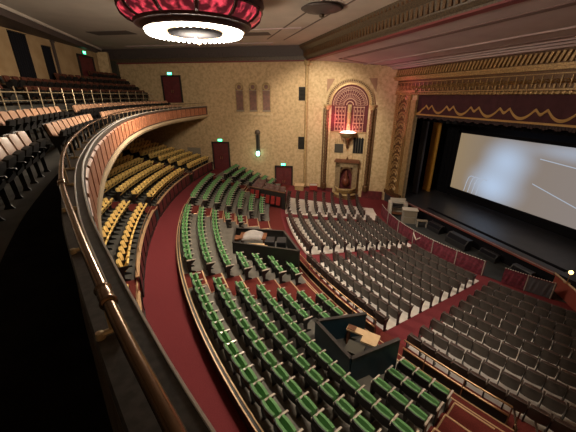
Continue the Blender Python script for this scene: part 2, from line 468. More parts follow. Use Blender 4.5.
def row_spots(x0, z, lo, hi, label, group, skip=None, from_hi=False, curve=None, sp=SP):
    """seats of one row in one block, counted from the steps; label(n) names the nth"""
    r = CX-x0; n = int((hi-lo)*r/sp+.35); sp = (hi-lo)*r/max(n, 1); out = []; cnt = 0
    for i in range(n):
        t = (lo+(i+.5)*sp/r) if not from_hi else (hi-(i+.5)*sp/r)
        p = pol(x0, t, z)
        if skip and skip(t): continue
        if far_limit(p[0], p[1]) < .75: continue
        if not in_view((p[0], p[1], z+.5)): continue
        cnt += 1
        out.append(dict(pos=p, rot=-t, label=label(cnt), group=group, t=t, last=False))
    if out: min(out, key=lambda q: q['t'])['last'] = True
    # a gap in the row needs a closing standard as well
    ts = sorted(out, key=lambda q: q['t'])
    for a, b in zip(ts, ts[1:]):
        if (b['t']-a['t'])*r > sp*1.4: b['last'] = True
    return out

# green
gm = dict(backrest=M['green'], back_shell=M['shell_dark'], seat=M['green'], standard=M['iron'], armrest=M['arm'])
make_seat('green', 'green_theater_seat', 'green seat', 'green seats', gm)
where_b = ('before the near steps', 'past the near steps', 'past the middle steps', 'past the far steps')
spots = []
for k in range(NG):
    bl = g_blocks(k)
    for b in range(4):
        lo, hi = bl[b]; skip = None
        if b == 0 and k >= 4: skip = lambda t: -.362 < t < -.262
        if b == 0 and k == 0: lo = -.40
        if b == 1 and k >= 3: skip = (lambda t: -.068 < t < (.090 if k < 5 else 1))
        if b == 2 and k >= 4: hi = .315
        if b == 3 and k == 0: continue
        lab = lambda n, k=k, b=b: f'green seat, {ORD[k]} row from the curved red aisle, {ORD[n-1]} seat {where_b[b]}'
        spots += row_spots(g_row(k), g_z(k), lo, hi, lab, f'green seats {where_b[b]}', skip, from_hi=(b == 0))
place_seats('green', spots, 300, 'green_theater_seats', 'green folding seats at the far ends of the terraced rows')
print('green', len(spots))
# yellow
ym = dict(backrest=M['yellow'], back_shell=M['shell_dark'], seat=M['yellow'], standard=M['iron'], armrest=M['iron'])
make_seat('yellow', 'yellow_theater_seat', 'yellow seat', 'yellow seats', ym)
spots = []
for j in range(NY):
    for b in range(4):
        lo, hi = Y_BLOCKS[b]
        lab = lambda n, j=j, b=b: f'yellow seat, {ORD[j]} row behind the low maroon wall, {ORD[n-1]} seat {where_b[b]}'
        spots += row_spots(y_row(j), y_z(j), lo, hi, lab, f'yellow seats {where_b[b]}', None, from_hi=(b == 0), sp=.56)
place_seats('yellow', spots, 300, 'yellow_theater_seats', 'yellow folding seats in the dark rows below the balcony')
print('yellow', len(spots))
# brown
bm_ = dict(backrest=M['brown'], back_shell=M['shell_brown'], seat=M['brown'], standard=M['iron'], armrest=M['arm_dark'])
make_seat('brown', 'brown_theater_seat', 'brown seat', 'brown seats', bm_)
spots = []
where_m = ('before the near red aisle', 'past the near red aisle', 'past the middle red aisle', 'past the far cross aisle')
for i in range(NB):
    for b in range(4):
        lo, hi = B_BLOCKS[b]
        if b == 3: hi = .425+.012*i
        if b == 3 and i > 8: continue
        lab = lambda n, i=i, b=b: f'dark brown seat, {ORD[i]} row from the brass rail, {ORD[n-1]} seat {where_m[b]}'
        xr = b_row(i) if b < 2 else 6.2+.81*i
        spots += row_spots(xr, b_z(xr+.1), lo, hi, lab, f'brown seats {where_m[b]}', None, from_hi=(b == 0))
print('brown', len(spots))
place_seats('brown', spots, 300, 'brown_theater_seats', 'dark brown seats with pale aisles in the far blocks of the main floor')

# ------------------------------------------------------------------ walls, ceiling
def wall_slab(name, a, b, z0, z1, mats, t=.3, holes=None, away=None):
    """upright slab from a to b (plan), its room face on the line a-b, thickness away from the room"""
    a = Vector((a[0], a[1], 0)); b = Vector((b[0], b[1], 0)); d = (b-a).normalized(); n = Vector((-d.y, d.x, 0))
    if n.dot(Vector((5, 12, 0))-a) > 0: n = -n
    o = a+n*t; p = b+n*t
    mb = MB(); mb.prism([(a.x, a.y), (b.x, b.y), (p.x, p.y), (o.x, o.y)], z0, z1, axis='z')
    return struct(mb.build(name, mats))
FE = far_pt(21.0)
wall_slab('wall_far', K, far_pt(24), -.2, 14.4, M['plaster'])
wall_slab('wall_niche', K, P2+(P2-K).normalized()*.3, -.2, 13.6, M['plaster_pale'])
# local frames on the walls: x along the wall (growing to the right as seen from the house), y away from the room, z up
NICHE = (K.x, K.y, 0); NRZ = math.atan2(P2.y-K.y, P2.x-K.x)
FRZ = math.atan2(-WD.y, -WD.x)
def far_loc(s, z, out=0.0):
    p = far_pt(s, out); return (p.x, p.y, z)
def niche_loc(s, z, out=0.0):
    d = (P2-K).normalized(); n = Vector((d.y, -d.x, 0))
    p = K+d*s+n*out; return (p.x, p.y, z)

# ceilings
mb = MB(); mb.box((1.6, 17, 14.45), (19.6, 46, .3)); struct(mb.build('ceiling_main', M['ceil']))
mb = MB(); mb.prism([(11.35, 13.15), (18.6, 12.35), (18.6, 12.75), (11.35, 13.55)], -4, 32, axis='y'); struct(mb.build('ceiling_soffit', M['ceil_pink']))
# sunk panel lines on the soffit
mb = MB()
def soff(x): return 13.15-(x-11.35)*.8/7.25
for x0_, w in ((12.9, .30), (16.9, .12)):
    mb.prism([(x0_, soff(x0_)-.035), (x0_+w, soff(x0_+w)-.035), (x0_+w, soff(x0_+w)+.02), (x0_, soff(x0_)+.02)], -3, 26.0, axis='y')
mb.prism([(12.9, soff(12.9)-.035), (17.0, soff(17.0)-.035), (17.0, soff(17.0)+.02), (12.9, soff(12.9)+.02)], 25.7, 25.9, axis='y')
struct(mb.build('trim_6', M['soffit_band']))
mb = MB()
for x0_ in (15.6, 17.35): mb.prism([(x0_, soff(x0_)-.07), (x0_+.14, soff(x0_+.14)-.07), (x0_+.14, soff(x0_)+.02), (x0_, soff(x0_)+.02)], -3, 27.0, axis='y')
struct(mb.build('trim_7', M['ceil_pink']))
# the deep bronze cornice that crosses the ceiling
mb = MB()
mb.prism([(11.05, 13.05), (11.45, 13.05), (11.45, 14.35), (10.35, 14.35), (10.45, 14.05), (10.75, 13.85), (10.85, 13.35), (11.05, 13.2)], -4, 30.0, axis='y')
mb.prism([(11.0, 13.02), (11.5, 13.02), (11.5, 13.10), (11.0, 13.10)], -4, 29.6, mi=2, axis='y')
i = 0; y = -3.5
while y < 29.2:
    mb.box((10.83, y, 13.62), (.16, .16, .42), mi=1); mb.box((10.55, y, 14.12), (.3, .14, .14), mi=1); y += .34
struct(mb.build('trim_8', [M['cornice'], M['gold_dark'], M['red_paint']]))
# cornice on the far wall
mb = MB()
a = far_pt(0, .0); b = far_pt(20.6, .0)
def wall_bar(mb, s0, s1, z0, z1, out, mi=0, f=far_pt):
    p = [f(s0, 0), f(s1, 0), f(s1, out), f(s0, out)]
    mb.prism([(q.x, q.y) for q in p], z0, z1, mi, axis='z')
wall_bar(mb, -.2, 20.6, 13.45, 14.3, .55, 0); wall_bar(mb, -.2, 20.6, 13.12, 13.45, .28, 1); wall_bar(mb, -.2, 20.6, 13.02, 13.12, .16, 2)
for i in range(58): wall_bar(mb, i*.35, i*.35+.16, 13.5, 13.8, .63, 0)
struct(mb.build('trim_9', [M['cornice_dark'], M['cornice'], M['red_paint']]))
# dark recessed ceiling panels
mb = MB()
for (x, y, w, d) in ((-4.6, 28.0, 3.2, 1.3), (4.6, 25.6, 4.2, 1.2), (-1.0, 21.5, .25, 9), (8.3, 20, .10, 14), (6.9, 20, .10, 14)):
    mb.box((x, y, 14.29), (w, d, .03), rz=FRZ if w > 1 else 0)
struct(mb.build('trim_10', M['ceil_dark']))
mb = MB()
for (y, w) in ((31.5, 14), (24.0, 9)): mb.box((1.5 if w > 10 else 4, y, 14.27), (w, .14, .08), rz=FRZ)
struct(mb.build('trim_11', M['ceil_pink']))
# rear edge of the main ceiling and the lower rear ceiling
def lowc(name, pts, z, th, m): mb = MB(); mb.prism(pts, z, z+th, axis='z'); return struct(mb.build(name, m))
mb = MB()
edge = [(-10.0, -3.4), (-8.6, 19), (-7.45, 37.2)]
mb.grid([[(x+dx, y, z) for dx, z in ((0, 14.16), (.12, 14.16), (.16, 14.22), (.16, 14.32), (0, 14.32))] for x, y in edge], 0, True)
struct(mb.build('trim_12', M['ceil']))
mb = MB(); mb.grid([[(x+dx, y, z) for dx, z in ((-.1, 13.8), (.06, 13.8), (.06, 14.18), (-.1, 14.18))] for x, y in edge], 0, True); struct(mb.build('wall_fascia', M['cornice_dark']))
mb = MB(); mb.prism([(-19, -3.4)]+edge+[(-19, 40)], 13.84, 14.2, axis='z'); struct(mb.build('ceiling_rear', M['cornice_dark']))
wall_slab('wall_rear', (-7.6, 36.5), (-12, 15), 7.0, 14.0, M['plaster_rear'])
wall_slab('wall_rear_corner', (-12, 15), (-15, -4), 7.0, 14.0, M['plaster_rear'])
wall_slab('wall_near', (-15, -3.6), (19, -3.6), -.2, 14.4, M['plaster'])
mb = MB(); arcbar(mb, -12.9, TA, TB, 2.0, 8.6, .2); struct(mb.build('wall_parterre_rear', M['soffit']))
# side pier at the balcony end of the far wall
mb = MB(); mb.box((-7.15, 36.45, 11.6), (.9, .8, 4.6)); struct(mb.build('wall_pier', M['plaster']))
mb = MB(); p = [far_pt(19.5, 0), far_pt(20.2, 0), far_pt(20.2, .3), far_pt(19.5, .3)]
mb.prism([(q.x, q.y) for q in p], 8.5, 13.3, axis='z'); struct(mb.build('trim_13', M['slat']))
# corner shaft between far wall and niche wall
mb = MB(); c = K+Vector((-.12, -.25, 0)); mb.lathe([(.14, .9), (.14, 12.6), (.26, 12.7), (.30, 13.1)], 12, (c.x, c.y, 0)); o = mb.build('trim_14', M['stone']); smooth_by_angle(o); struct(o)
# dado along the niche wall
mb = MB()
def np_(s, out=0): return Vector(niche_loc(s, 0, out))
wall_bar(mb, 0, 3.0, -.1, .92, .12, 0, np_); wall_bar(mb, 6.05, 8.1, -.1, .92, .12, 0, np_)
struct(mb.build('baseboard_niche', M['maroon']))

# ------------------------------------------------------------------ doors with their signs
def double_door(name, n, loc, rz, w, h):
    f = bpy.data.objects.new(name, None); COL.objects.link(f); f.location = loc; f.rotation_euler = (0, 0, rz); f['kind'] = 'structure'
    mb = MB()
    for sx in (-1, 1): mb.box((sx*(w/2-.07), -.06, h/2), (.14, .16, h))
    mb.box((0, -.06, h-.08), (w, .16, .16)); mb.build('door_frame', M['door_frame'], f)
    for sx in (-1, 1):
        m = MB(); m.box((sx*(w-.28)/4, -.03, h/2-.08), ((w-.28)/2-.01, .06, h-.16))
        for zz in (.28, .66): m.box((sx*(w-.28)/4, -.065, h*zz), ((w-.28)/2-.22, .02, h*.26), mi=1)
        d = m.build('door_leaf', [M['door'], M['maroon']], f)
        k = MB(); k.box((sx*.10, -.09, h*.42), (.05, .06, .28)); k.build('pull_handle', M['brass'], d)
    return f
def exit_sign(label, loc, rz, w=.5):
    t = thing('exit_sign', label, 'exit sign', loc, rz)
    MB().box((0, -.06, 0), (w, .10, w*.52)).build('housing', M['blackbox'], t)
    MB().box((0, -.116, 0), (w*.94, .012, w*.46)).build('face', M['exit'], t)
    cu = bpy.data.curves.new('lettering', 'FONT'); cu.body = 'EXIT'; cu.size = w*.40; cu.align_x = 'CENTER'; cu.align_y = 'CENTER'; cu.extrude = .002
    tmp = bpy.data.objects.new('lettering_source', cu); COL.objects.link(tmp)
    dg = bpy.context.evaluated_depsgraph_get(); me = bpy.data.meshes.new_from_object(tmp.evaluated_get(dg)); me.name = 'lettering'
    bpy.data.objects.remove(tmp)
    me.materials.clear(); me.materials.append(M['exit_letter'])
    o = bpy.data.objects.new('lettering', me); COL.objects.link(o); o.parent = t; o.location = (0, -.126, 0); o.rotation_euler = (PI/2, 0, 0)
    return t
double_door('door_1', 1, far_loc(9.2, 2.5), FRZ, 1.95, 2.95); exit_sign('green exit sign over the maroon doors by the yellow seats', far_loc(9.2, 5.62), FRZ)
double_door('door_2', 2, far_loc(2.3, .12), FRZ, 1.95, 2.95); exit_sign('green exit sign over the maroon doors near the wall corner', far_loc(2.35, 3.22), FRZ)
double_door('door_3', 3, far_loc(13.9, 9.35), FRZ, 2.1, 2.6); exit_sign('green exit sign over the balcony doors on the plastered wall', far_loc(13.95, 12.1), FRZ)
wr = (Vector((-7.6, 36.5, 0))-Vector((-12, 15, 0))).normalized(); RRZ = math.atan2(wr.y, wr.x)
def rear_loc(s, z, out=0.0):
    n = Vector((wr.y, -wr.x, 0)); p = Vector((-12, 15, 0))+wr*s+n*out; return (p.x, p.y, z)
double_door('door_4', 4, rear_loc(19.3, 10.9), RRZ, 2.7, 2.45); exit_sign('green exit sign over the dark doors at the top of the balcony', rear_loc(19.2, 13.55), RRZ)
def drape_panel(name, label, cat, loc, rz, w, h, m, folds=7, depth=.06, group=None, kids=None):
    t = thing(name, label, cat, loc, rz, group)
    mb = MB(); n = folds*4
    f = [( -w/2+w*i/n, -.07-depth*math.sin(i/n*folds*2*PI)*.5) for i in range(n+1)]
    mb.prism(f+[(w/2, .0), (-w/2, .0)], 0, h, axis='z'); mb.build('cloth', m, t)
    m2 = MB(); m2.tube([(-w/2-.06, -.07, h+.03), (w/2+.06, -.07, h+.03)], .03, 6); m2.build('rod', M['iron'], t)
    return t
drape_panel('doorway_drape', 'wide black drape over the balcony doorway, farther from the exit sign', 'curtain', rear_loc(11.2, 10.6), RRZ, 1.5, 3.1, M['black'])
drape_panel('doorway_drape', 'narrow black drape over the balcony doorway, nearer the exit sign', 'curtain', rear_loc(13.9, 10.7), RRZ, .95, 2.6, M['black'], 5)
t = thing('wall_pilaster', 'thin dark pilaster strip on the rear balcony wall beside the narrow drape', 'pilaster', rear_loc(14.8, 10.2), RRZ)
MB().box((0, -.06, 1.8), (.22, .12, 3.6)).build('shaft', M['cornice_dark'], t); MB().box((0, -.08, 3.55), (.34, .16, .14)).build('capital', M['cornice_dark'], t)

# ------------------------------------------------------------------ far wall fittings
def arch_outline(w, h, n=12, x=0, z=0):
    r = w/2; pts = [(x-r, z), (x+r, z)]
    for i in range(n+1): pts.append((x+r*math.cos(PI*i/n), z+h-r+r*math.sin(PI*i/n)))
    return pts
for i, (s, lab) in enumerate(((6.78, 'arched rose wall panel nearest the balcony, of three'), (5.38, 'arched rose wall panel in the middle of three'), (4.02, 'arched rose wall panel nearest the corner, of three'))):
    t = thing('arched_panel', lab, 'wall panel', far_loc(s, 8.5), FRZ, 0, )
    t['group'] = 'arched wall panels'
    t.rotation_euler = (0, 0, FRZ)
    MB().prism(arch_outline(.92, 2.75), -.05, .02).build('surround', M['stone'], t)
    MB().prism(arch_outline(.72, 2.6, z=.06), -.075, -.04).build('panel', M['niche_panel'], t)
    mb = MB(); mb.lathe([(.20, 0), (.25, .03), (.31, .03), (.33, 0)], 18)
    mb.v = [(x, -.075-z, y+2.32) for x, y, z in mb.v]; mb.build('roundel', M['stone'], t)
    mb = MB(); mb.box((0, -.07, .10), (.80, .06, .14)); mb.box((0, -.085, 2.0), (.74, .03, .06)); mb.build('sill', M['grey_panel'], t)
mb = MB(); wall_bar(mb, 3.45, 7.35, 8.15, 8.36, .12, 0); struct(mb.build('trim_15', M['plaster_pale']))
for z, lab in ((10.2, 'upper square black vent grille by the wall corner'), (5.5, 'lower square black vent grille by the wall corner')):
    t = thing('vent_grille', lab, 'vent', far_loc(.45, z), FRZ, 'wall vents by the corner')
    MB().box((0, -.02, 0), (.60, .04, 1.15)).build('backing', M['black'], t)
    mb = MB()
    for q in range(9): mb.box((0, -.05, -.48+q*.12), (.54, .03, .05), R=Matrix.Rotation(.5, 3, 'X'))
    mb.build('slats', M['slat'], t)
    mb = MB()
    for sx in (-1, 1): mb.box((sx*.31, -.04, 0), (.05, .07, 1.2)); mb.box((0, -.04, sx*.59), (.66, .07, .05))
    mb.build('frame', M['door_frame'], t)
t = thing('wall_sconce', 'tall narrow dark sconce with a green lit lamp at its foot', 'wall lamp', far_loc(5.05, 4.05), FRZ)
MB().prism([(-.2, 0), (.2, 0), (.2, 2.2), (.12, 2.3), (-.12, 2.3), (-.2, 2.2)], -.10, 0).build('back_plate', M['slat'], t)
mb = MB(); mb.lathe([(.0, .12), (.26, .05), (.30, -.02), (.24, -.08)], 16); mb.v = [(x, -.10-z, y+2.42) for x, y, z in mb.v]; mb.build('rosette', M['cornice'], t)
mb = MB(); mb.tube([(0, -.14, .5), (0, -.14, 2.2)], .05, 8); mb.build('stem', M['iron'], t)
mb = MB(); mb.lathe([(.05, 0), (.17, .08), (.2, .3), (.15, .46), (.04, .5)], 14, (0, -.24, .02)); o = mb.build('lamp_glass', M['lampglass'], t, smooth=True)
t = thing('wall_hatch', 'plain grayish hatch low on the plastered wall above the yellow seats', 'hatch', far_loc(12.3, 3.75), FRZ)
MB().box((0, -.02, .5), (1.5, .05, 1.05)).build('panel', M['grey_panel'], t)
mb = MB(); mb.box((0, -.05, .02), (1.6, .05, .06)); mb.box((0, -.05, 1.04), (1.6, .05, .06)); mb.build('frame', M['plaster'], t)

# ------------------------------------------------------------------ the arched organ niche
def NT(name, label, cat, s, z, out=0.0): return thing(name, label, cat, niche_loc(s, z, out), NRZ)
AC = 4.22                                  # centre line of the arch along the wall
# arch surround: outer band, rope columns
t = NT('niche_arch', 'tall round-headed arch of gold mouldings framing the pink lit niche', 'arch', AC, .9)
ZS = 8.35                                   # spring line above the base
def band(ro, ri, y0, y1, n=28):
    mb = MB(); rows = []
    for i in range(n+1):
        a = PI*i/n; c, s_ = math.cos(a), math.sin(a)
        rows.append([(ri*c, y0, ZS+ri*s_), (ro*c, y0, ZS+ro*s_), (ro*c, y1, ZS+ro*s_), (ri*c, y1, ZS+ri*s_)])
    return mb.grid(rows, 0, True)
band(2.24, 1.93, -.26, .02).build('outer_band', M['stone'], t)
band(1.96, 1.74, -.16, .02).build('inner_band', M['gold'], t)
mb = MB()
for i in range(40):
    a = PI*(i+.5)/40; mb.box((2.08*math.cos(a), -.28, ZS+2.08*math.sin(a)), (.16, .07, .10), R=Matrix.Rotation(-a, 3, 'Y'))
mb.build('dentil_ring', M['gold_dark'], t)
mb = MB()
for sx in (-1, 1):
    mb = MB(); mb.prism([(sx*1.55, ZS+2.25), (sx*2.28, ZS+2.25), (sx*2.28, ZS+1.05)], -.05, -.005); mb.build('spandrel', M['spandrel'], t)
for sx in (-1, 1):
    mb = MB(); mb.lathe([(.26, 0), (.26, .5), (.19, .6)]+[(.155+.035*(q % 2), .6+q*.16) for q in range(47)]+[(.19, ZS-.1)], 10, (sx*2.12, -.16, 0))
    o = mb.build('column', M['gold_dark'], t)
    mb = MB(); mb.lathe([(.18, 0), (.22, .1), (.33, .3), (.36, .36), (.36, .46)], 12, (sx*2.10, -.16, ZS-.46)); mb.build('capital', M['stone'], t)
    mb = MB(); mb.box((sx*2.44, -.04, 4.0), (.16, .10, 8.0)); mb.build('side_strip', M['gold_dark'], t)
# recessed back, lattice fan and two lattice doors
t = NT('lattice_screen', 'rose gold fan-shaped lattice over two square lattice panels, lit pink', 'lattice', AC, 6.75)
mb = MB(); mb.prism([(-1.74, 0), (1.74, 0)]+[(1.74*math.cos(PI*i/24), 2.5+1.74*math.sin(PI*i/24)) for i in range(25)], -.03, .02); mb.build('backing', M['grille_back'], t)
mb = MB()
for i in range(19):
    a = PI*i/18
    R = Matrix.Rotation(-a, 3, 'Y'); mb.box((1.05*math.cos(a), -.08, 2.45+1.05*math.sin(a)), (1.05, .07, .036), R=R)
for ro, ri in ((.36, .27), (.60, .55), (1.00, .965), (1.33, 1.29), (1.62, 1.55)):
    rows = []
    for i in range(25):
        a = PI*i/24; c, s_ = math.cos(a), math.sin(a)
        rows.append([(ri*c, -.12, 2.45+ri*s_), (ro*c, -.12, 2.45+ro*s_), (ro*c, -.04, 2.45+ro*s_), (ri*c, -.04, 2.45+ri*s_)])
    mb.grid(rows, 0, True)
for i in range(18):
    a = PI*(i+.5)/18; mb.box((1.43*math.cos(a), -.09, 2.45+1.43*math.sin(a)), (.09, .08, .07), R=Matrix.Rotation(-a, 3, 'Y'))
mb.build('fan', M['lattice'], t)
for sx in (-1, 1):
    m2 = MB()
    for q in range(4): m2.box((sx*(.42+q*.305), -.09, 1.18), (.055, .10, 2.3))
    for q in range(4): m2.box((sx*.88, -.09, .10+q*.72), (1.05, .10, .07))
    for qx in range(3):
        for qz in range(3): m2.box((sx*(.57+qx*.305), -.07, .46+qz*.72), (.07, .05, .20))
    m2.build('lattice_panel', M['lattice'], t)
m3 = MB(); m3.box((0, -.10, 1.25), (.34, .16, 2.5)); m3.lathe([(.1, 0), (.17, .25), (.1, .5), (.14, .7), (.07, 1.0), (.2, 1.3), (.05, 1.75)], 10, (0, -.26, .5)); m3.build('figure_pillar', M['stone'], t)
t = NT('lamp_basin', 'bright pink lit bowl lamp on a bracket below the lattice', 'lamp', AC+.02, 5.15, 0)
mb = MB(); mb.lathe([(.02, 0), (.10, .1), (.14, .55), (.22, .9), (.24, 1.0)], 12, (0, -.34, 0)); mb.box((0, -.12, .75), (.2, .3, .2)); mb.build('bracket', M['gold_dark'], t)
mb = MB(); mb.lathe([(.24, 1.0), (.60, 1.22), (.80, 1.52), (.84, 1.60)], 20, (0, -.5, 0)); mb.build('bowl', M['stone'], t, smooth=True)
mb = MB(); mb.lathe([(.78, 1.55), (.5, 1.68), (0, 1.72)], 20, (0, -.5, 0)); mb.build('lamp_glass', M['pinkglow'], t, smooth=True)
# panels under the lattice
t = NT('niche_panelling', 'plain tan panelled wall between the gold columns of the niche', 'panelling', AC, .92)
MB().box((0, -.02, 2.92), (3.5, .06, 5.8)).build('panel', M['plaster_pale'], t)
mb = MB()
for x in (-1.72, -.62, .62, 1.72): mb.box((x, -.06, 2.92), (.06, .05, 5.7))
mb.box((0, -.07, 5.76), (3.5, .09, .14)); mb.build('moulding', M['stone'], t)
t = NT('louver_panel', 'dark louver panel with gold bars over its upper half, beside the bracket', 'louver', 3.43, 4.7, .05)
MB().box((0, -.03, .42), (.86, .06, .86)).build('louver', M['slat'], t)
mb = MB()
for q in range(5): mb.box((-.36+q*.18, -.04, 1.12), (.05, .05, .5))
mb.build('gold_bars', M['gold'], t)
t = NT('louver_panel', 'tall dark louver panel with upright slats, nearer the stage', 'louver', 5.30, 4.7, .05)
MB().box((0, -.02, .72), (1.0, .04, 1.46)).build('louver', M['slat'], t)
mb = MB()
for q in range(4): mb.box((-.36+q*.24, -.06, .78), (.12, .06, 1.5))
mb.build('slats', M['black'], t)
# fountain surround
t = NT('wall_fountain', 'tan stone fountain surround with a round-headed recess and red urn', 'fountain', 4.36, .12, .10)
mb = MB()
for sx in (-1, 1): mb.box((sx*.86, -.22, 2.3), (.50, .44, 2.7))
mb.box((0, -.22, 3.44), (2.2, .44, .5)); mb.build('surround', M['stone_gray'], t)
mb = MB(); mb.box((0, -.28, 3.78), (2.5, .6, .18)); mb.box((0, -.25, 3.92), (2.3, .5, .1)); mb.build('mantel', M['wood'], t)
mb = MB(); mb.lathe([(.06, 0), (.11, .1), (.05, .2), (.02, .3)], 8, (0, -.3, 3.97)); mb.build('finial', M['gold_dark'], t)
mb = MB(); mb.box((0, -.02, 2.1), (1.3, .04, 2.4)); mb.build('recess', M['grille_back'], t)
mb = MB(); rows = []
for i in range(15):
    a = PI*i/14; c, s_ = math.cos(a), math.sin(a); rows.append([(.5*c, -.47, 2.6+.5*s_), (.66*c, -.47, 2.6+.66*s_), (.66*c, -.3, 2.6+.66*s_), (.5*c, -.3, 2.6+.5*s_)])
mb.grid(rows, 0, True); mb.build('recess_arch', M['gold_dark'], t)
mb = MB(); mb.lathe([(.12, 0), (.3, .1), (.42, .4), (.36, .7), (.2, .9), (.26, 1.05), (.12, 1.2), (.16, 1.4), (.03, 1.6)], 14, (0, -.26, 1.25)); o = mb.build('urn', M['urn'], t, smooth=True)
mb = MB(); mb.lathe([(.65, .62), (.9, .8), (1.0, 1.12), (1.02, 1.2), (.9, 1.2), (.8, 1.0), (0, .95)], 24, (0, -.55, 0), a0=PI, a1=2*PI); mb.build('basin', M['stone'], t, smooth=True)
mb = MB(); mb.lathe([(1.15, -.1), (1.15, .55), (1.22, .62), (.3, .66)], 24, (0, -.55, 0), a0=PI, a1=2*PI); mb.build('pedestal', M['stone'], t, smooth=True)
# things standing by the corner
t = thing('lectern', 'pale box-like lectern standing in the wall corner by the low door', 'lectern', (10.35, 28.3, .12), -.5)
MB().box((0, 0, .6), (.9, .5, 1.2)).build('body', M['stone'], t); MB().box((0, 0, 1.24), (1.0, .6, .08), R=Matrix.Rotation(.2, 3, 'X')).build('top', M['wood_tan'], t)
t = thing('standing_sign', 'small red and white standing sign in front of the niche corner', 'sign stand', (11.6, 27.5, .12), -.4)
MB().box((0, 0, .03), (.5, .4, .06)).build('base', M['iron'], t); mb = MB(); mb.tube([(0, 0, .05), (0, 0, 1.0)], .03, 6); mb.build('pole', M['iron'], t)
MB().box((0, -.03, 1.15), (.8, .04, .7)).build('board', M['seat_red'], t); MB().box((0, -.055, 1.38), (.74, .012, .2)).build('white_panel', M['white'], t)

# ------------------------------------------------------------------ proscenium and stage
PX = 18.35
mb = MB()
mb.box((PX+.25, 24.9, 5.2), (.5, 1.2, 10.6)); mb.box((PX+.15, 23.4, 5.2), (.3, 2.8, 10.6)); mb.box((PX+.35, 12.5, 11.6), (.5, 25.6, 3.0)); mb.box((PX+.35, 1.0, 5.2), (.5, 9, 10.6))
struct(mb.build('wall_proscenium', M['plaster_pale']))
mb = MB(); mb.box((PX-.02, 22.28, 5.0), (.2, .66, 9.4)); struct(mb.build('trim_16', M['stone']))
def arc_rib(mb, x, y, z, r, w, a0=0, a1=PI, n=8, mi=0, d=.08):
    rows = []
    for i in range(n+1):
        a = a0+(a1-a0)*i/n; c, s_ = math.cos(a), math.sin(a)
        rows.append([(x, y+(r-w)*c, z+(r-w)*s_), (x-d, y+(r-w/2)*c, z+(r-w/2)*s_), (x, y+r*c, z+r*s_)])
    mb.grid(rows, mi)
mb = MB()                                   # upright gold border beside the opening
mb.box((PX-.02, 23.58, 5.7), (.16, 1.90, 9.4), mi=1)
for y in (24.44, 24.14, 22.66, 22.88): mb.box((PX-.12, y, 5.7), (.16, .10, 9.4), mi=0)
for q in range(56): mb.box((PX-.16, 24.26, 1.2+q*.165), (.12, .17, .09), mi=0); mb.box((PX-.16, 22.77, 1.2+q*.165), (.12, .14, .09), mi=0)
for q in range(12):
    z = 1.5+q*.74
    arc_rib(mb, PX-.10, 23.50, z, .57, .15, -.35, PI+.35, 10); arc_rib(mb, PX-.10, 23.50, z, .34, .16, 0, PI, 8)
    for a in (.5, 1.05, 1.57, 2.1, 2.65): mb.box((PX-.13, 23.50+.23*math.cos(a), z+.30*math.sin(a)), (.07, .07, .07))
    for sy in (-1, 1): mb.box((PX-.13, 23.50+sy*.49, z-.10), (.08, .16, .22))
mb.box((PX-.12, 23.3, 10.35), (.34, 2.5, .16)); mb.box((PX-.12, 23.3, 1.15), (.30, 2.5, .35), mi=1)
mb.lathe([(.12, 0), (.2, .15), (.1, .35), (.02, .5)], 8, (PX-.2, 24.35, 10.4))
struct(mb.build('trim_17', [M['gold'], M['gold_dark']]))
mb = MB(); Y0, Y1 = 4.0, 24.9               # gold header
L = Y1-Y0; yc = (Y0+Y1)/2
mb.box((PX-.02, yc, 10.75), (.14, L, 1.3), mi=1)
mb.box((PX-.20, yc, 11.33), (.36, L, .16)); mb.box((PX-.26, yc, 11.47), (.46, L, .12)); mb.box((PX-.10, yc, 11.85), (.30, L, .62), mi=1)
mb.box((PX-.08, yc, 10.32), (.20, L, .07)); mb.box((PX-.06, yc, 11.08), (.18, L, .05))
y = Y0+.2
while y < Y1-.2:
    arc_rib(mb, PX-.09, y, 10.62, .22, .06, -.2, PI+.2, 8, d=.10); arc_rib(mb, PX-.09, y, 10.62, .12, .06, 0, PI, 6, d=.12)
    mb.box((PX-.12, y, 10.48), (.10, .10, .20)); mb.box((PX-.10, y+.235, 10.72), (.08, .05, .56))
    y += .47
y = Y0+.1
while y < Y1-.1:
    mb.box((PX-.30, y, 11.84), (.14, .13, .52), R=Matrix.Rotation(.35, 3, 'X')); mb.box((PX-.16, y, 10.17), (.16, .11, .16), R=Matrix.Rotation(.7, 3, 'X'))
    y += .27
mb.tube([(PX-.12, Y0, 10.17), (PX-.12, Y1, 10.17)], .085, 8)
struct(mb.build('trim_18', [M['gold'], M['gold_dark']]))
mb = MB(); mb.box((PX-.38, yc, 12.22), (.7, L, .10)); mb.box((PX-.50, yc, 12.33), (.9, L, .10)); struct(mb.build('trim_19', M['ceil_pink']))

t = thing('valance', 'plum velvet valance with gold scalloped swags across the top of the stage', 'valance', (18.52, 13.0, 8.5))
mb = MB(); n = 120
fr = [(-.03*math.sin(i*.9), -9+18.05*i/n) for i in range(n+1)]
rows = [[(x-.02, y, 0) for x, y in fr], [(x-.02, y, 1.62) for x, y in fr], [(x+.05, y, 1.62) for x, y in fr], [(x+.05, y, 0) for x, y in fr]]
mb.grid(rows); mb.build('cloth', M['valance'], t, smooth=False)
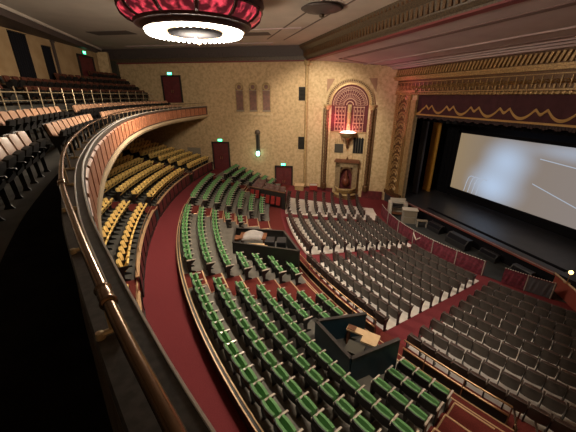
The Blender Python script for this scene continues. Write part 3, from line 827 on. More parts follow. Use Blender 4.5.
# swag line: troughs with twin-peaked cusps
def swag(y):
    p = 2.12; u = ((y-20.62) / p) % 1.0
    if u < .16 or u > .84:                  # cusp: two small peaks with a dip
        q = (u if u < .5 else u-1)/.16
        return .66-.12*math.cos(q*PI)
    q = (u-.5)/.34; return .28+.50*q*q
mb = MB(); pts = []
for i in range(241):
    y = 21.25-16.9*i/240; pts.append((y, swag(y)))
pts = [(22.0, .10), (21.75, .14), (21.5, .30), (21.3, .50)]+[q for q in pts if q[0] < 21.15]
rows = []
for y, z in pts: rows.append([(-.075, y-13, z-.085), (-.10, y-13, z), (-.075, y-13, z+.085), (-.055, y-13, z)])
mb.grid(rows, 0, True); mb.build('swag_band', M['swag'], t)
mb = MB(); mb.box((-.09, .0, .08), (.05, 18.0, .11)); mb.build('hem_band', M['swag'], t)
mb = MB(); y = -8.9
while y < 9.0: mb.box((-.05, y, -.08-.05*math.sin(y*9)), (.05, .13, .22)); y += .16
mb.build('fringe', M['fringe'], t)

mb = MB(); mb.prism([(18.3, 3.0), (18.3, 26), (25.0, 26), (25.0, 3.0)], .0, 1.0, axis='z'); struct(mb.build('floor_stage', M['stage']))
mb = MB(); mb.box((18.26, 16.5, .92), (.16, 15.4, .16)); struct(mb.build('trim_20', M['stage_lip']))
mb = MB(); mb.box((18.17, 16.5, .99), (.03, 15.4, .05)); struct(mb.build('trim_21', M['ceil_pink']))
mb = MB(); mb.box((18.95, 14.0, 1.012), (.28, 10.6, .03)); struct(mb.build('trim_22', M['black']))
mb = MB(); mb.prism([(18.2, 8.77), (17.45, 7.35), (16.3, 4.6), (18.3, 3.0), (18.3, 8.77)], .0, .98, axis='z'); struct(mb.build('floor_apron', M['stage_lip']))
mb = MB(); mb.prism([(18.15, 8.6), (17.5, 7.3), (16.5, 4.9), (18.25, 3.6), (18.3, 8.6)], .98, 1.0, axis='z'); struct(mb.build('floor_apron_top', M['black']))
mb = MB(); mb.tube([(18.2, 8.77, 1.0), (17.45, 7.35, 1.0), (16.3, 4.6, 1.0)], .05, 6); struct(mb.build('trim_23', M['cream']))
mb = MB(); mb.box((25.0, 14, 5.5), (.2, 30, 11)); struct(mb.build('wall_stage_rear', M['black']))
mb = MB(); mb.box((21.8, 26.4, 5.5), (6.6, .2, 11)); mb.box((21.8, 1.5, 5.5), (6.6, .2, 11)); struct(mb.build('wall_stage_side', M['black']))
mb = MB(); mb.box((21.8, 14, 11.0), (6.6, 26, .2)); struct(mb.build('ceiling_stage', M['black']))
def hang(name, label, x, y0, y1, z0, z1, m, folds, group=None):
    t = thing(name, label, 'curtain', (x, (y0+y1)/2, z0), 0, group); w = y1-y0
    mb = MB(); n = folds*4
    f = [(-.09*math.sin(i/n*folds*2*PI), -w/2+w*i/n) for i in range(n+1)]
    mb.prism(f+[(.12, w/2), (.12, -w/2)], 0, z1-z0, axis='z'); mb.build('cloth', m, t)
    m2 = MB(); m2.tube([(0, -w/2, z1-z0+.04), (0, w/2, z1-z0+.04)], .04, 6); m2.build('batten', M['iron'], t)
hang('amber_curtain', 'tall amber yellow drape hanging at the side of the stage', 22.4, 23.1, 24.05, 1.0, 8.8, M['amber'], 4)
hang('stage_drape', 'charcoal masking drape just inside the gold border, beside the amber drape', 20.6, 22.75, 23.5, 1.0, 8.8, M['leg_cloth'], 3)
hang('stage_drape', 'black masking drape between the amber drape and the screen', 23.6, 21.7, 24.6, 1.0, 9.5, M['black'], 6)
hang('stage_border', 'black masking border hanging above the projection screen', 20.3, 5.0, 24.0, 7.9, 10.4, M['black'], 30)

# projection screen with its projected picture
t = thing('projection_screen', 'wide projection screen showing a taupe scene with pale blue light', 'screen', (23.2, 15.8, 1.95))
W_, H_ = 11.2, 5.0
def screen_mat():
    m = bpy.data.materials.new('projected_picture'); m.use_nodes = True; nt = m.node_tree
    b = nt.nodes['Principled BSDF']; b.inputs['Base Color'].default_value = (.02, .02, .02, 1); b.inputs['Specular IOR Level'].default_value = .0
    tc = nt.nodes.new('ShaderNodeTexCoord')
    def blob(cy, cz, sy, sz, lo=.25, hi=1.0):
        mp = nt.nodes.new('ShaderNodeMapping'); mp.inputs['Location'].default_value = (0, -cy/sy, -cz/sz); mp.inputs['Scale'].default_value = (0, 1/sy, 1/sz)
        nt.links.new(tc.outputs['Object'], mp.inputs['Vector'])
        g = nt.nodes.new('ShaderNodeTexGradient'); g.gradient_type = 'SPHERICAL'; nt.links.new(mp.outputs['Vector'], g.inputs['Vector'])
        r = nt.nodes.new('ShaderNodeMapRange'); r.inputs['From Min'].default_value = .0; r.inputs['From Max'].default_value = 1.0; r.interpolation_type = 'SMOOTHSTEP'; nt.links.new(g.outputs['Fac'], r.inputs['Value'])
        r.inputs['To Max'].default_value = hi
        return r.outputs['Result']
    sep = nt.nodes.new('ShaderNodeSeparateXYZ'); nt.links.new(tc.outputs['Object'], sep.inputs['Vector'])
    ramp = nt.nodes.new('ShaderNodeValToRGB'); mr = nt.nodes.new('ShaderNodeMapRange'); mr.inputs['From Min'].default_value = -5.6; mr.inputs['From Max'].default_value = 5.6
    nt.links.new(sep.outputs['Y'], mr.inputs['Value']); nt.links.new(mr.outputs['Result'], ramp.inputs['Fac'])
    e = ramp.color_ramp.elements
    e[0].position = 0; e[0].color = (.31, .265, .245, 1); e[1].position = 1; e[1].color = (.36, .26, .15, 1)
    k = ramp.color_ramp.elements.new(.72); k.color = (.30, .24, .185, 1)
    col = ramp.outputs['Color']
    for cy, cz, sy, sz, hi in ((1.5, 1.2, 3.2, 2.6, 1.0), (.9, 3.3, 2.8, 2.4, .9), (-3.5, 4.6, 4.5, .9, .45)):
        mx = nt.nodes.new('ShaderNodeMix'); mx.data_type = 'RGBA'
        nt.links.new(blob(cy, cz, sy, sz, .55, hi), mx.inputs['Factor'])
        nt.links.new(col, mx.inputs['A']); mx.inputs['B'].default_value = (.56, .70, .92, 1); col = mx.outputs['Result']
    nt.links.new(col, b.inputs['Emission Color']); b.inputs['Emission Strength'].default_value = .70
    return m
mb = MB(); mb.box((.03, 0, H_/2), (.04, W_, H_)); mb.build('picture', screen_mat(), t)
glow = mat('projected_pale_line', (.02, .02, .02), .8, emit=(.62, .70, .84), estr=.55)
mb = MB()
for q in range(4):                          # the pale bench back in the picture
    y0 = 4.05-q*.42
    pts = [(0, y0, .05), (0, y0-.10, .9), (0, y0-.22, 1.35), (0, y0-.42, 1.52), (0, y0-.70, 1.5)]
    mb.tube(pts, .035, 4)
for z0_, z1_ in ((2.15, 1.0), (3.95, 3.6)): mb.tube([(0, -1.4, z0_), (0, -5.55, z1_)], .03, 4)
mb.build('picture_lines', glow, t)
mb = MB()
for sy in (-1, 1): mb.box((.0, sy*(W_/2+.12), H_/2), (.12, .24, H_+.48))
mb.box((0, 0, -.35), (.12, W_+.48, .7)); mb.box((0, 0, H_+.12), (.12, W_+.48, .24)); mb.build('border', M['black'], t)

# pit furniture
def pitx(y): return 14.55+(y-16)**2/25
mb = MB(); ys = [21.4-.5*i for i in range(36)]
mb.grid([[(pitx(y)+.1, y, .085), (18.4, y, .085)] for y in ys]); struct(mb.build('floor_pit', M['pitfloor']))
mb = MB(); mb.box((18.2, 15, .45), (.06, 13, .8)); struct(mb.build('wall_stage_front', M['black']))
secs = [(21.2, 19.2), (19.2, 17.4), (17.4, 15.6), (15.6, 13.9), (13.9, 12.3), (12.3, 10.8), (9.95, 8.95), (8.95, 8.0)]
pl = ['beside the ivory console', 'second from the ivory console', 'third from the ivory console', 'fourth from the ivory console', 'fifth from the ivory console', 'ending at the gap in the rail', 'just beyond the gap in the rail', 'closing the pit by the stage apron']
for i, (ya, yb) in enumerate(secs):
    ba = ((pitx(ya)+pitx(yb))/2, (ya+yb)/2, .09)
    t = thing('pit_rail', f'draped orchestra pit rail section, {pl[i]}', 'rail', ba, 0, 'orchestra pit rail sections')
    n = 10; pts = [(pitx(ya+(yb-ya)*q/n)-ba[0], ya+(yb-ya)*q/n-ba[1]) for q in range(n+1)]
    mb = MB(); mb.grid([[(x, y, .0) for x, y in pts], [(x-.02+.03*math.sin(j*2.5), y, .45) for j, (x, y) in enumerate(pts)], [(x, y, .90) for x, y in pts]]); 
    d = mb.build('drape', M['drape'] if i < 7 else M['leg_cloth'], t)
    mb = MB(); mb.tube([(x, y, .94) for x, y in pts], .03, 6); mb.build('top_rail', M['drape'], t)
    mb = MB()
    for j in range(n):
        (x, y), (x2, y2) = pts[j], pts[j+1]; mb.tube([(x, y, .965), (x+(x2-x)*.55, y+(y2-y)*.55, .965)], .022, 5)
    mb.build('rail_studs', M['white'], t)
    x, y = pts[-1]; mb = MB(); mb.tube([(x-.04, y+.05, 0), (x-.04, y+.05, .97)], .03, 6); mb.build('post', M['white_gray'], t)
for i, (x, y, w, d, h, lab) in enumerate(((17.3, 14.3, .6, 1.7, .75, 'large black stage monitor in the pit, nearest the middle'), (17.6, 16.8, .5, 1.3, .6, 'low black speaker box in the pit nearer the ivory console'), (17.7, 12.2, .4, 1.2, .55, 'low black speaker box in the pit opposite the gap in the rail'), (17.4, 9.9, .5, 1.1, .7, 'black speaker box at the end of the pit by the stage apron'))):
    t = thing('stage_monitor', lab, 'speaker', (x, y, .085))
    mb = MB(); mb.prism([(-w/2, 0), (w/2, 0), (w/2, h), (-w*.1, h), (-w/2, h*.55)], -d/2, d/2); mb.build('cabinet', M['blackbox'], t)
    MB().box((-w*.31, 0, h*.78), (.02, d*.9, h*.45), R=Matrix.Rotation(.7, 3, 'Y')).build('grille', M['black'], t)
t = thing('organ_console', 'ivory horseshoe organ console in the pit corner by the gold border', 'organ', (16.9, 20.7, .085), -.55)
mb = MB(); mb.prism([(-.78, -.42), (-.78, .46), (.78, .46), (.78, -.42), (.5, -.42), (.5, .16), (-.5, .16), (-.5, -.42)], 0, 1.2, axis='z'); mb.build('case', M['white'], t)
mb = MB()
for q in range(3): mb.box((0, .1-q*.16, .98-q*.09), (.96, .16, .06))
mb.build('keyboards', M['blackbox'], t)
mb = MB(); mb.box((0, .32, 1.33), (1.3, .1, .28), R=Matrix.Rotation(-.25, 3, 'X')); mb.build('music_desk', M['white'], t)
MB().box((0, -.35, .28), (.9, .4, .08)).build('pedalboard', M['wood'], t)
t = thing('organ_cabinet', 'ivory cabinet with shaded open front, beside the horseshoe console', 'cabinet', (16.75, 18.9, .085), -.55)
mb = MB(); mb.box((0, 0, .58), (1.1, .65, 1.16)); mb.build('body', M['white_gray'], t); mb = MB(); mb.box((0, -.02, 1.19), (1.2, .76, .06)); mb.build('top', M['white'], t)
for sz in (.32, .86): MB().box((0, -.34, sz), (.92, .03, .44)).build('front_panel', M['grey_panel'], t)
t = thing('organ_bench', 'small gray bench in the dark pit next to the ivory cabinet', 'bench', (17.1, 17.75, .085), -.5)
MB().box((0, 0, .56), (.8, .32, .08)).build('seat', M['grey_panel'], t)
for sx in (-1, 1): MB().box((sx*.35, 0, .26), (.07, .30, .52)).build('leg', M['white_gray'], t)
t = thing('music_stand', 'white V-shaped folded stand against the pit drape', 'stand', (14.15, 14.95, b_z(14.1)), 0)
mb = MB(); mb.tube([(0, .0, .62), (0, .34, 1.0)], .035, 5); mb.tube([(0, .0, .62), (0, -.34, .92)], .035, 5); mb.build('folded_desk', M['white'], t)
mb = MB(); mb.tube([(0, 0, 0), (0, 0, .64)], .02, 5); mb.build('pole', M['iron'], t)
for i, (x, y, lab) in enumerate(((17.75, 7.95, 'small warm lamp on the stage apron, nearer the screen'), (17.35, 7.15, 'small warm lamp on the stage apron, nearer the seats'))):
    t = thing('music_lamp', lab, 'lamp', (x, y, 1.0), 0, 'warm lamps on the apron')
    mb = MB(); mb.lathe([(0, 0), (.16, 0), (.16, .03), (.02, .06), (.02, .55)], 12); mb.build('stem', M['brass'], t)
    mb = MB(); mb.lathe([(.02, .52), (.09, .58), (.10, .68), (.03, .74)], 12); mb.build('bulb', M['warmlamp'], t, smooth=True)

# ------------------------------------------------------------------ brass rails on the main floor
def floor_rail(label, ta, tb, x0=5.05, z=.97, h=.80):
    b = pol(x0, (ta+tb)/2, z); t = thing('brass_rail', label, 'rail', b, 0, 'brass rails behind the brown seats')
    B = Vector(b); n = max(3, int((tb-ta)*26/.4)); P = [Vector(pol(x0, ta+(tb-ta)*i/n, z))-B for i in range(n+1)]
    for zz, nm in ((h, 'top_rail'), (h*.55, 'middle_rail')):
        mb = MB(); mb.tube([p+Vector((0, 0, zz)) for p in P], .034, 8); mb.build(nm, M['brass'], t, smooth=True)
    mb = MB(); mb.grid([[tuple(p+Vector((.03, 0, .02))) for p in P], [tuple(p+Vector((.03, 0, h*.5))) for p in P], [tuple(p+Vector((.05, 0, h*.5))) for p in P], [tuple(p+Vector((.05, 0, .02))) for p in P]]); mb.build('infill_panel', M['booth'], t)
    for i in range(0, n+1, 3):
        mb = MB(); mb.tube([P[i], P[i]+Vector((0, 0, h))], .022, 6); mb.build('post', M['wood'], t)
floor_rail('brass rail behind the brown seats past the near red aisle', -.292, -.045)
floor_rail('brass rail behind the brown seats before the near red aisle', -.465, -.340)
t = thing('stair_handrail', 'bent bronze handrail at the end of the brass rail, over the brass-lined steps', 'handrail', pol(4.7, -.472, .97))
B = Vector(pol(4.7, -.472, .97))
for dt in (0, .018):
    pts = [Vector(pol(5.05, -.467-dt, 1.72)), Vector(pol(4.6, -.470-dt, 1.80)), Vector(pol(4.2, -.472-dt, 1.95)), Vector(pol(4.15, -.473-dt, 1.25))]
    mb = MB(); mb.tube([p-B for p in pts], .03, 8); mb.build('bent_rail', M['brass_pipe'], t, smooth=True)
mb = MB(); p = Vector(pol(5.05, -.472, .97))-B; mb.tube([p, p+Vector((0, 0, .78))], .025, 6); mb.build('post', M['brass_pipe'], t)

# ------------------------------------------------------------------ the two control booths
def booth(label, corners, z0, z1, walls, m, floor_z, capm, thick=.08):
    c = [Vector((x, y, 0)) for x, y in corners]; ce = sum(c, Vector())/len(c)
    t = thing('control_booth', label, 'booth', (ce.x, ce.y, z0))
    for i in walls:
        a, b = c[i]-ce, c[(i+1) % len(c)]-ce; d = (b-a).normalized(); n = Vector((-d.y, d.x, 0))*thick/2
        q = [a-n, b-n, b+n, a+n]
        mb = MB(); mb.prism([(p.x, p.y) for p in q], 0, z1-z0, axis='z'); w = mb.build('wall_panel', m, t)
        n2 = n*1.5; q = [a-n2, b-n2, b+n2, a+n2]
        mb = MB(); mb.prism([(p.x, p.y) for p in q], z1-z0, z1-z0+.04, axis='z'); mb.build('cap', capm, w)
    mb = MB(); mb.prism([(p.x-ce.x, p.y-ce.y) for p in c], floor_z-z0-.05, floor_z-z0, axis='z'); mb.build('platform', M['floor_dark'], t)
    return t
cap = mat('booth_cap', (.045, .04, .036), .4)
pa = lambda x, th: pol(x, th)[:2]
booth('dark walled mixing booth with a dust-sheeted desk, beside the middle steps', [pa(1.55, -.028), pa(4.5, -.106), pa(4.62, -.012), pa(1.95, .034)], .97, 2.62, (0, 1, 2, 3), M['booth'], 1.95, cap)
booth('dark teal walled booth with a cream desk inside, among the near green rows', [(3.46, 7.56), (3.83, 5.75), (5.70, 5.96), (5.32, 7.35)], .97, 2.70, (0, 1, 3), M['booth_blue'], 1.75, cap)
ang = -.36
t = thing('mixing_desk', 'mixing desk under a crumpled gray dust sheet in the dark booth', 'desk', (2.75, 15.0, 1.95), ang)
for sx in (-1, 1):
    MB().box((sx*.62, 0, .33), (.08, .6, .66)).build('leg', M['wood'], t)
MB().box((0, 0, .70), (1.5, .8, .10)).build('desk_top', M['wood'], t)
random.seed(3); rows = []
for i in range(9):
    rows.append([(-.62+1.24*i/8, -.46+.92*j/8, .77+(.22*math.exp(-((i-4)/2.6)**2-((j-5)/2.5)**2)+random.uniform(0, .05) if 0 < i < 8 and 0 < j < 8 else -.12)) for j in range(9)])
mb = MB(); mb.grid(rows); o = mb.build('dust_sheet', M['cloth'], t); o.modifiers.new('s', 'SOLIDIFY').thickness = .01; o.data.polygons.foreach_set('use_smooth', [True]*len(o.data.polygons))
t = thing('side_table', 'small red-brown wooden table beside the sheeted mixing desk', 'table', (1.95, 15.25, 1.95), ang)
MB().box((0, 0, .62), (.55, .55, .06)).build('table_top', M['wood'], t)
for sx in (-1, 1):
    for sy in (-1, 1): MB().box((sx*.23, sy*.23, .295), (.05, .05, .59)).build('leg', M['wood'], t)
t = thing('low_shelf', 'low tan wooden shelf at the foot of the sheeted desk', 'shelf', (2.75, 14.32, 1.95), ang)
MB().box((0, 0, .50), (1.3, .28, .05)).build('board', M['wood_tan'], t)
for sx in (-1, 1): MB().box((sx*.55, 0, .24), (.05, .24, .47)).build('support', M['wood'], t)
for i, (x, y, lab) in enumerate(((3.55, 14.35, 'black equipment rack in the booth next to the sheeted desk'), (4.15, 14.10, 'black equipment rack in the booth against its front wall'))):
    t = thing('equipment_rack', lab, 'rack', (x, y, 1.95), ang, 'booth racks')
    MB().box((0, 0, .35), (.5, .7, .7)).build('case', M['blackbox'], t)
    mb = MB()
    for q in range(4): mb.box((0, -.355, .12+q*.15), (.42, .02, .10))
    mb.build('front_units', M['iron'], t)
t = thing('corner_desk', 'cream topped desk inside the dark teal booth', 'desk', (4.75, 6.75, 1.75), -.85)
mb = MB(); mb.prism([(-.50, .28), (.62, .28), (.62, -.28), (.10, -.28), (.10, -.0), (-.50, -.0)], .66, .72, axis='z'); mb.build('desk_top', M['wood_tan'], t)
for x, y in ((-.44, .22), (.55, .22), (.55, -.22), (-.44, .06)): MB().box((x, y, .33), (.06, .06, .66)).build('leg', M['wood'], t)
MB().box((-.34, .14, .735), (.28, .24, .03)).build('blotter', M['wood'], t)
t = thing('dark_case', 'dark square case on the floor in front of the cream desk', 'case', (4.35, 6.38, 1.75), -.85)
MB().box((0, 0, .28), (.55, .5, .56)).build('body', M['blackbox'], t); MB().box((0, 0, .585), (.57, .52, .05)).build('lid', M['slat'], t)

# low partition with red folded chairs leaning on it, dark chairs behind
A_, B_ = Vector(pol(2.75, .362)), Vector(pol(6.0, .290)); dv = (B_-A_).normalized(); prz = math.atan2(dv.y, dv.x); Lp = (B_-A_).length
t = thing('partition', 'low dark wooden partition behind the red folded chairs', 'partition', ((A_.x+B_.x)/2, (A_.y+B_.y)/2, .9), prz)
MB().box((0, 0, .75), (Lp, .08, 1.5)).build('panel', M['booth'], t); MB().box((0, 0, 1.52), (Lp+.06, .14, .05)).build('cap', M['wood'], t)
for i in range(6):
    q = A_+dv*(.45+i*.56); n = Vector((dv.y, -dv.x, 0)); kz = 1.55 if i < 2 else (1.45 if i < 4 else 1.2)
    k = max(0, min(NG-1, int(((CX-math.hypot(CX-q.x, q.y-CY))+.25-g_row(0))/.81))); kz = g_z(k)
    p = q+n*.30
    t = thing('folding_chair', f'red folded chair leaning on the low partition, {ORD[i]} from the long green rows', 'chair', (p.x, p.y, kz), prz, 'red folded chairs')
    R = Matrix.Rotation(-.16, 3, 'X')
    m = MB(); m.box((0, .10, .66), (.40, .05, .32), R=R); m.build('backrest', M['seat_red'], t)
    m = MB(); m.box((0, .03, .30), (.40, .06, .36), R=R); m.build('seat', M['seat_red'], t)
    for sx in (-1, 1):
        m = MB(); m.tube([(sx*.22, -.02, 0), (sx*.22, .13, .86)], .014, 6); m.build('leg', M['iron'], t)
sm = dict(backrest=M['maroon_back'], back_shell=M['wood'], seat=M['maroon_back'], standard=M['iron'], armrest=M['arm'])
make_seat('balcony', 'stored_chair', 'dark seat', 'stored seats', sm)
spots = []
for r in range(3):
    for i in range(6):
        x0_ = 3.1+i*.52; th = .384+r*.034-.012*i
        k = min(NG-1, int((x0_+.25-g_row(0))/.81)); p = pol(x0_, th, g_z(k))
        if (p[0]-A_.x)*(-dv.y)+(p[1]-A_.y)*dv.x < .45: continue
        spots.append(dict(pos=p, rot=-th+PI/2*(-1), label=f'dark wooden seat stored behind the partition, {ORD[r]} line back, {ORD[i]} from the green rows', group='stored dark seats', last=True))
place_seats('balcony', spots)
END.clear()

# ------------------------------------------------------------------ balcony
CTRL = [(2.1, -3.6), (.70, -1.2), (.10, 0.0), (-.100, .46), (-.240, .77), (-.38, 1.1), (-.67, 1.82), (-1.07, 2.89), (-1.54, 4.46), (-1.91, 6.1), (-2.37, 8.97), (-2.75, 13.2), (-2.8, 17), (-2.38, 22), (-1.0, 27.5), (1.9, 33.75)]
def catmull(P, per=12):
    out = []
    for i in range(len(P)-1):
        p0 = Vector(P[max(i-1, 0)]); p1 = Vector(P[i]); p2 = Vector(P[i+1]); p3 = Vector(P[min(i+2, len(P)-1)])
        for q in range(per):
            u = q/per; out.append(.5*((2*p1)+(p2-p0)*u+(2*p0-5*p1+4*p2-p3)*u*u+(3*p1-p0-3*p2+p3)*u**3))
    out.append(Vector(P[-1])); return out
RP = catmull(CTRL)
RS = [0.0]
for a, b in zip(RP, RP[1:]): RS.append(RS[-1]+(b-a).length)
RN = []
for i in range(len(RP)):
    d = (RP[min(i+1, len(RP)-1)]-RP[max(i-1, 0)]).normalized(); RN.append(Vector((d.y, -d.x)))     # points towards the stage
def bal(i, d, z): p = RP[i]+RN[i]*d; return (p.x, p.y, z)
def bal_s(s, d, z):                         # by arc length
    s = max(0, min(RS[-1]-1e-4, s)); i = max(k for k in range(len(RS)-1) if RS[k] <= s); u = (s-RS[i])/(RS[i+1]-RS[i])
    p = RP[i].lerp(RP[i+1], u); n = RN[i].lerp(RN[i+1], u).normalized(); q = p+n*d
    return (q.x, q.y, z), math.atan2(n.y, n.x)
NI = len(RP)
def bal_sweep(mb, prof, mi=0, i0=0, i1=NI, closed=True):
    mb.grid([[bal(i, d, z) for d, z in prof] for i in range(i0, i1)], mi, closed)
    if closed:
        n = len(prof); o = len(mb.v)-n*(i1-i0)
        mb.f += [tuple(range(o, o+n)), tuple(range(len(mb.v)-1, len(mb.v)-n-1, -1))]; mb.m += [mi, mi]
# parapet: rough inner face, dark ledge, metal edges, salmon panelled front, cream foot
LZ = 9.05
mb = MB(); bal_sweep(mb, [(-.12, 8.2), (-.055, LZ-.06), (.11, LZ-.06), (.10, 8.2)]); struct(mb.build('wall_parapet', M['ledge_wall']))
mb = MB(); bal_sweep(mb, [(-.07, LZ-.06), (-.07, LZ-.012), (-.06, LZ), (.128, LZ), (.142, LZ-.02), (.142, LZ-.07)]); struct(mb.build('trim_24', M['ledge']))
mb = MB()
for d in (.055, .130): bal_sweep(mb, [(d-.007, LZ-.005), (d-.005, LZ+.010), (d+.005, LZ+.010), (d+.007, LZ-.005)])
struct(mb.build('trim_25', M['steel']))
mb = MB(); bal_sweep(mb, [(.08, 8.15), (.08, LZ-.08), (.12, LZ-.08), (.12, 8.15)]); struct(mb.build('wall_balcony_front', M['fascia_dark']))
mb = MB(); bal_sweep(mb, [(.02, 8.20), (.16, 8.22), (.18, 8.10), (.12, 7.98), (-.1, 7.86), (-.5, 7.84), (-.5, 8.0), (.0, 8.0)]); struct(mb.build('trim_26', M['cream']))
mb = MB(); bal_sweep(mb, [(.10, 8.92), (.15, 8.95), (.15, LZ-.07), (.10, LZ-.07)]); struct(mb.build('trim_27', M['cornice']))
mb = MB(); s = 3.0                          # the salmon panels between dark reveals
while s < RS[-1]-.7:
    w = .74; prof_i = [bal_s(s+w*q/3, 0, 0) for q in range(4)]
    rows = []
    for q in range(4):
        (p, a) = prof_i[q]; nx, ny = math.cos(a), math.sin(a)
        rows.append([(p[0]+nx*dd, p[1]+ny*dd, zz) for dd, zz in ((.115, 8.27), (.16, 8.30), (.16, 8.86), (.115, 8.90))])
    o = len(mb.v); mb.grid(rows); mb.f += [(o, o+1, o+2, o+3), (o+15, o+14, o+13, o+12)]; mb.m += [0, 0]
    s += .92
struct(mb.build('trim_28', M['fascia']))
mb = MB(); bal_sweep(mb, [(-.45, 7.95), (-4.0, 7.95), (-9.6, 8.5)], closed=False, i0=24); struct(mb.build('ceiling_balcony_underside', M['soffit']))
# balcony floors
def DR(r): return -1.17-1.12*r              # seat rows: offset of the seat backs from the rail
mb = MB(); bal_sweep(mb, [(-.10, 8.295), (-1.2, 8.295)], 0, closed=False)
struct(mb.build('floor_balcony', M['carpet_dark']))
FL = [(8.30, -.80, -1.85), (8.62, -1.85, -3.1), (9.05, -3.1, -5.30)]+[(9.55+.52*q, -5.30-.9*q, -6.2-.9*q) for q in range(6)]
mb = MB()
for z, a, b in FL:
    bal_sweep(mb, [(a, z), (b, z)], 0, closed=False, i0=20); bal_sweep(mb, [(a, z-.4), (a, z)], 0, closed=False, i0=20)
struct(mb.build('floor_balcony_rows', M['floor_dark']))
# the polished pipe rail with its fittings
iw = NI-1
t = thing('balcony_rail', 'polished bronze pipe rail along the balcony parapet', 'rail', bal(80, 0, LZ))
B = Vector(bal(80, 0, LZ))
mb = MB(); mb.tube([Vector(bal(i, .0, 9.345))-B for i in range(0, NI)], .0200, 14); mb.build('pipe', M['brass_pipe'], t, smooth=True)
S0 = min(range(NI), key=lambda i: (Vector(bal(i, 0, 9.345))-CAM).length)
for yy in (1.04, 2.75, 5.2, 8.5, 12, 15.5, 19, 22.5, 26, 30):
    s = RS[min(range(NI), key=lambda i: abs(RP[i].y-yy))]; k_ = .06
    (c, a) = bal_s(s, 0, 9.345); (c1, _) = bal_s(s-k_, 0, 9.345); (c2, _) = bal_s(s+k_, 0, 9.345)
    c = Vector(c)-B; c1 = Vector(c1)-B; c2 = Vector(c2)-B
    L_ = [c.lerp(c1, k) for k in (1, .92, .8, .62, .5, .2, 0)]+[c.lerp(c2, k) for k in (.2, .5, .62, .8, .92, 1)]
    mb = MB(); mb.tube(L_, [.021, .027, .030, .024, .025, .026, .026, .026, .025, .024, .030, .027, .021], 16); mb.build('collar_fitting', M['brass_pipe'], t, smooth=True)
s = RS[S0]+.27
while s < RS[-1]-.3:
    (p, a) = bal_s(s, 0, LZ); (q, _) = bal_s(s, .035, LZ); (q2, _) = bal_s(s, -.045, LZ); p = Vector(p)-B; q = Vector(q)-B; q2 = Vector(q2)-B
    U = Vector((0, 0, 1))
    mb = MB(); mb.tube([p+U*.01, p+U*.28], .010, 8); mb.tube([q+U*.016, q2+U*.016], .014, 8)
    for e in (q, q2): mb.lathe([(0, .034), (.016, .03), (.02, .0)], 10, tuple(e))
    mb.build('bracket', M['brass_pale'], t)
    s += .95
# cross-aisle rail of pale brass
t = thing('cross_aisle_rail', 'pale brass baluster rail between the lower and upper balcony seats', 'rail', bal(120, -4.55, 9.05))
B = Vector(bal(120, -4.55, 9.05)); D0 = -4.55
rng = range(100, NI-4)
for zz, nm, rr in ((1.12, 'top_rail', .032), (.75, 'middle_rail', .02), (.18, 'bottom_rail', .018)):
    mb = MB(); mb.tube([Vector(bal(i, D0, 9.05+zz))-B for i in rng], rr, 6); mb.build(nm, M['brass_pale'], t, smooth=True)
s = RS[100]
while s < RS[NI-5]:
    (p, a) = bal_s(s, D0, 9.05); p = Vector(p)-B; mb = MB(); mb.tube([p, p+Vector((0, 0, 1.36))], .026, 6); mb.build('baluster', M['brass_pale'], t); s += 1.05
# balcony seats: tan veneer backs in black iron
bmats = dict(backrest=M['tan_back'], back_shell=M['shell_dark'], seat=M['iron'], standard=M['iron'], armrest=M['iron'])
make_seat('balcony', 'balcony_chair', 'balcony seat', 'balcony seats', bmats)
spots = []
def s_at_y(y): return RS[min(range(NI), key=lambda i: abs(RP[i].y-y))]
BLK = [(1.6, 8.75), (10.2, 16.3), (17.5, 30.8)]
where_c = ('before the first gap', 'past the first gap', 'past the second gap')
for r in range(2):
    for b, (ya, yb) in enumerate(BLK):
        sa, sb = s_at_y(ya+(.0)), s_at_y(yb); d = DR(r)
        n = int((sb-sa)/.56); c = 0; row = []
        for i in range(n):
            s_ = sb-(i+.5)*.56 if b == 0 else sa+(i+.5)*.56
            (p, a) = bal_s(s_, d, FL[r][0])
            if not in_view((p[0], p[1], p[2]+.5)) or far_limit(p[0], p[1]) < .6: continue
            c += 1; row.append(dict(pos=p, rot=a, t=s_, last=False, group=f'tan balcony seats {where_c[b]}', label=f'tan-backed balcony seat, {ORD[r]} row from the parapet, {ORD[c-1]} seat {where_c[b]}'))
        if row: min(row, key=lambda q: q['t'])['last'] = True
        spots += row
place_seats('balcony', spots); END.clear(); print('balcony', len(spots))
umats = dict(backrest=M['maroon_back'], back_shell=M['wood'], seat=M['iron'], standard=M['iron'], armrest=M['iron'])
make_seat('balcony', 'maroon_chair', 'maroon seat', 'upper balcony seats', umats)
spots = []
for r in range(5):
    for b, (ya, yb) in enumerate([(8, 19.6), (20.9, 33.0)]):
        sa, sb = s_at_y(ya), s_at_y(yb); d = -5.75-.9*r; z = FL[3+r][0]
        n = int((sb-sa)/.58); c = 0; row = []
        for i in range(n):
            (p, a) = bal_s(sa+(i+.5)*.58, d, z)
            if not in_view((p[0], p[1], p[2]+.5)) or far_limit(p[0], p[1]) < .6: continue
            # keep clear of the rear wall
            if (Vector((p[0]+12, p[1]-15, 0))).dot(Vector((wr.y, -wr.x, 0))) < .55: continue
            c += 1; row.append(dict(pos=p, rot=a, t=i, last=False, group='maroon upper balcony seats', label=f'dark maroon balcony seat, {ORD[r]} row behind the baluster rail, {ORD[c-1]} seat {"before" if b == 0 else "past"} the gap'))
        if row: min(row, key=lambda q: q['t'])['last'] = True
        spots += row
place_seats('balcony', spots, 300); print('maroon', len(spots))

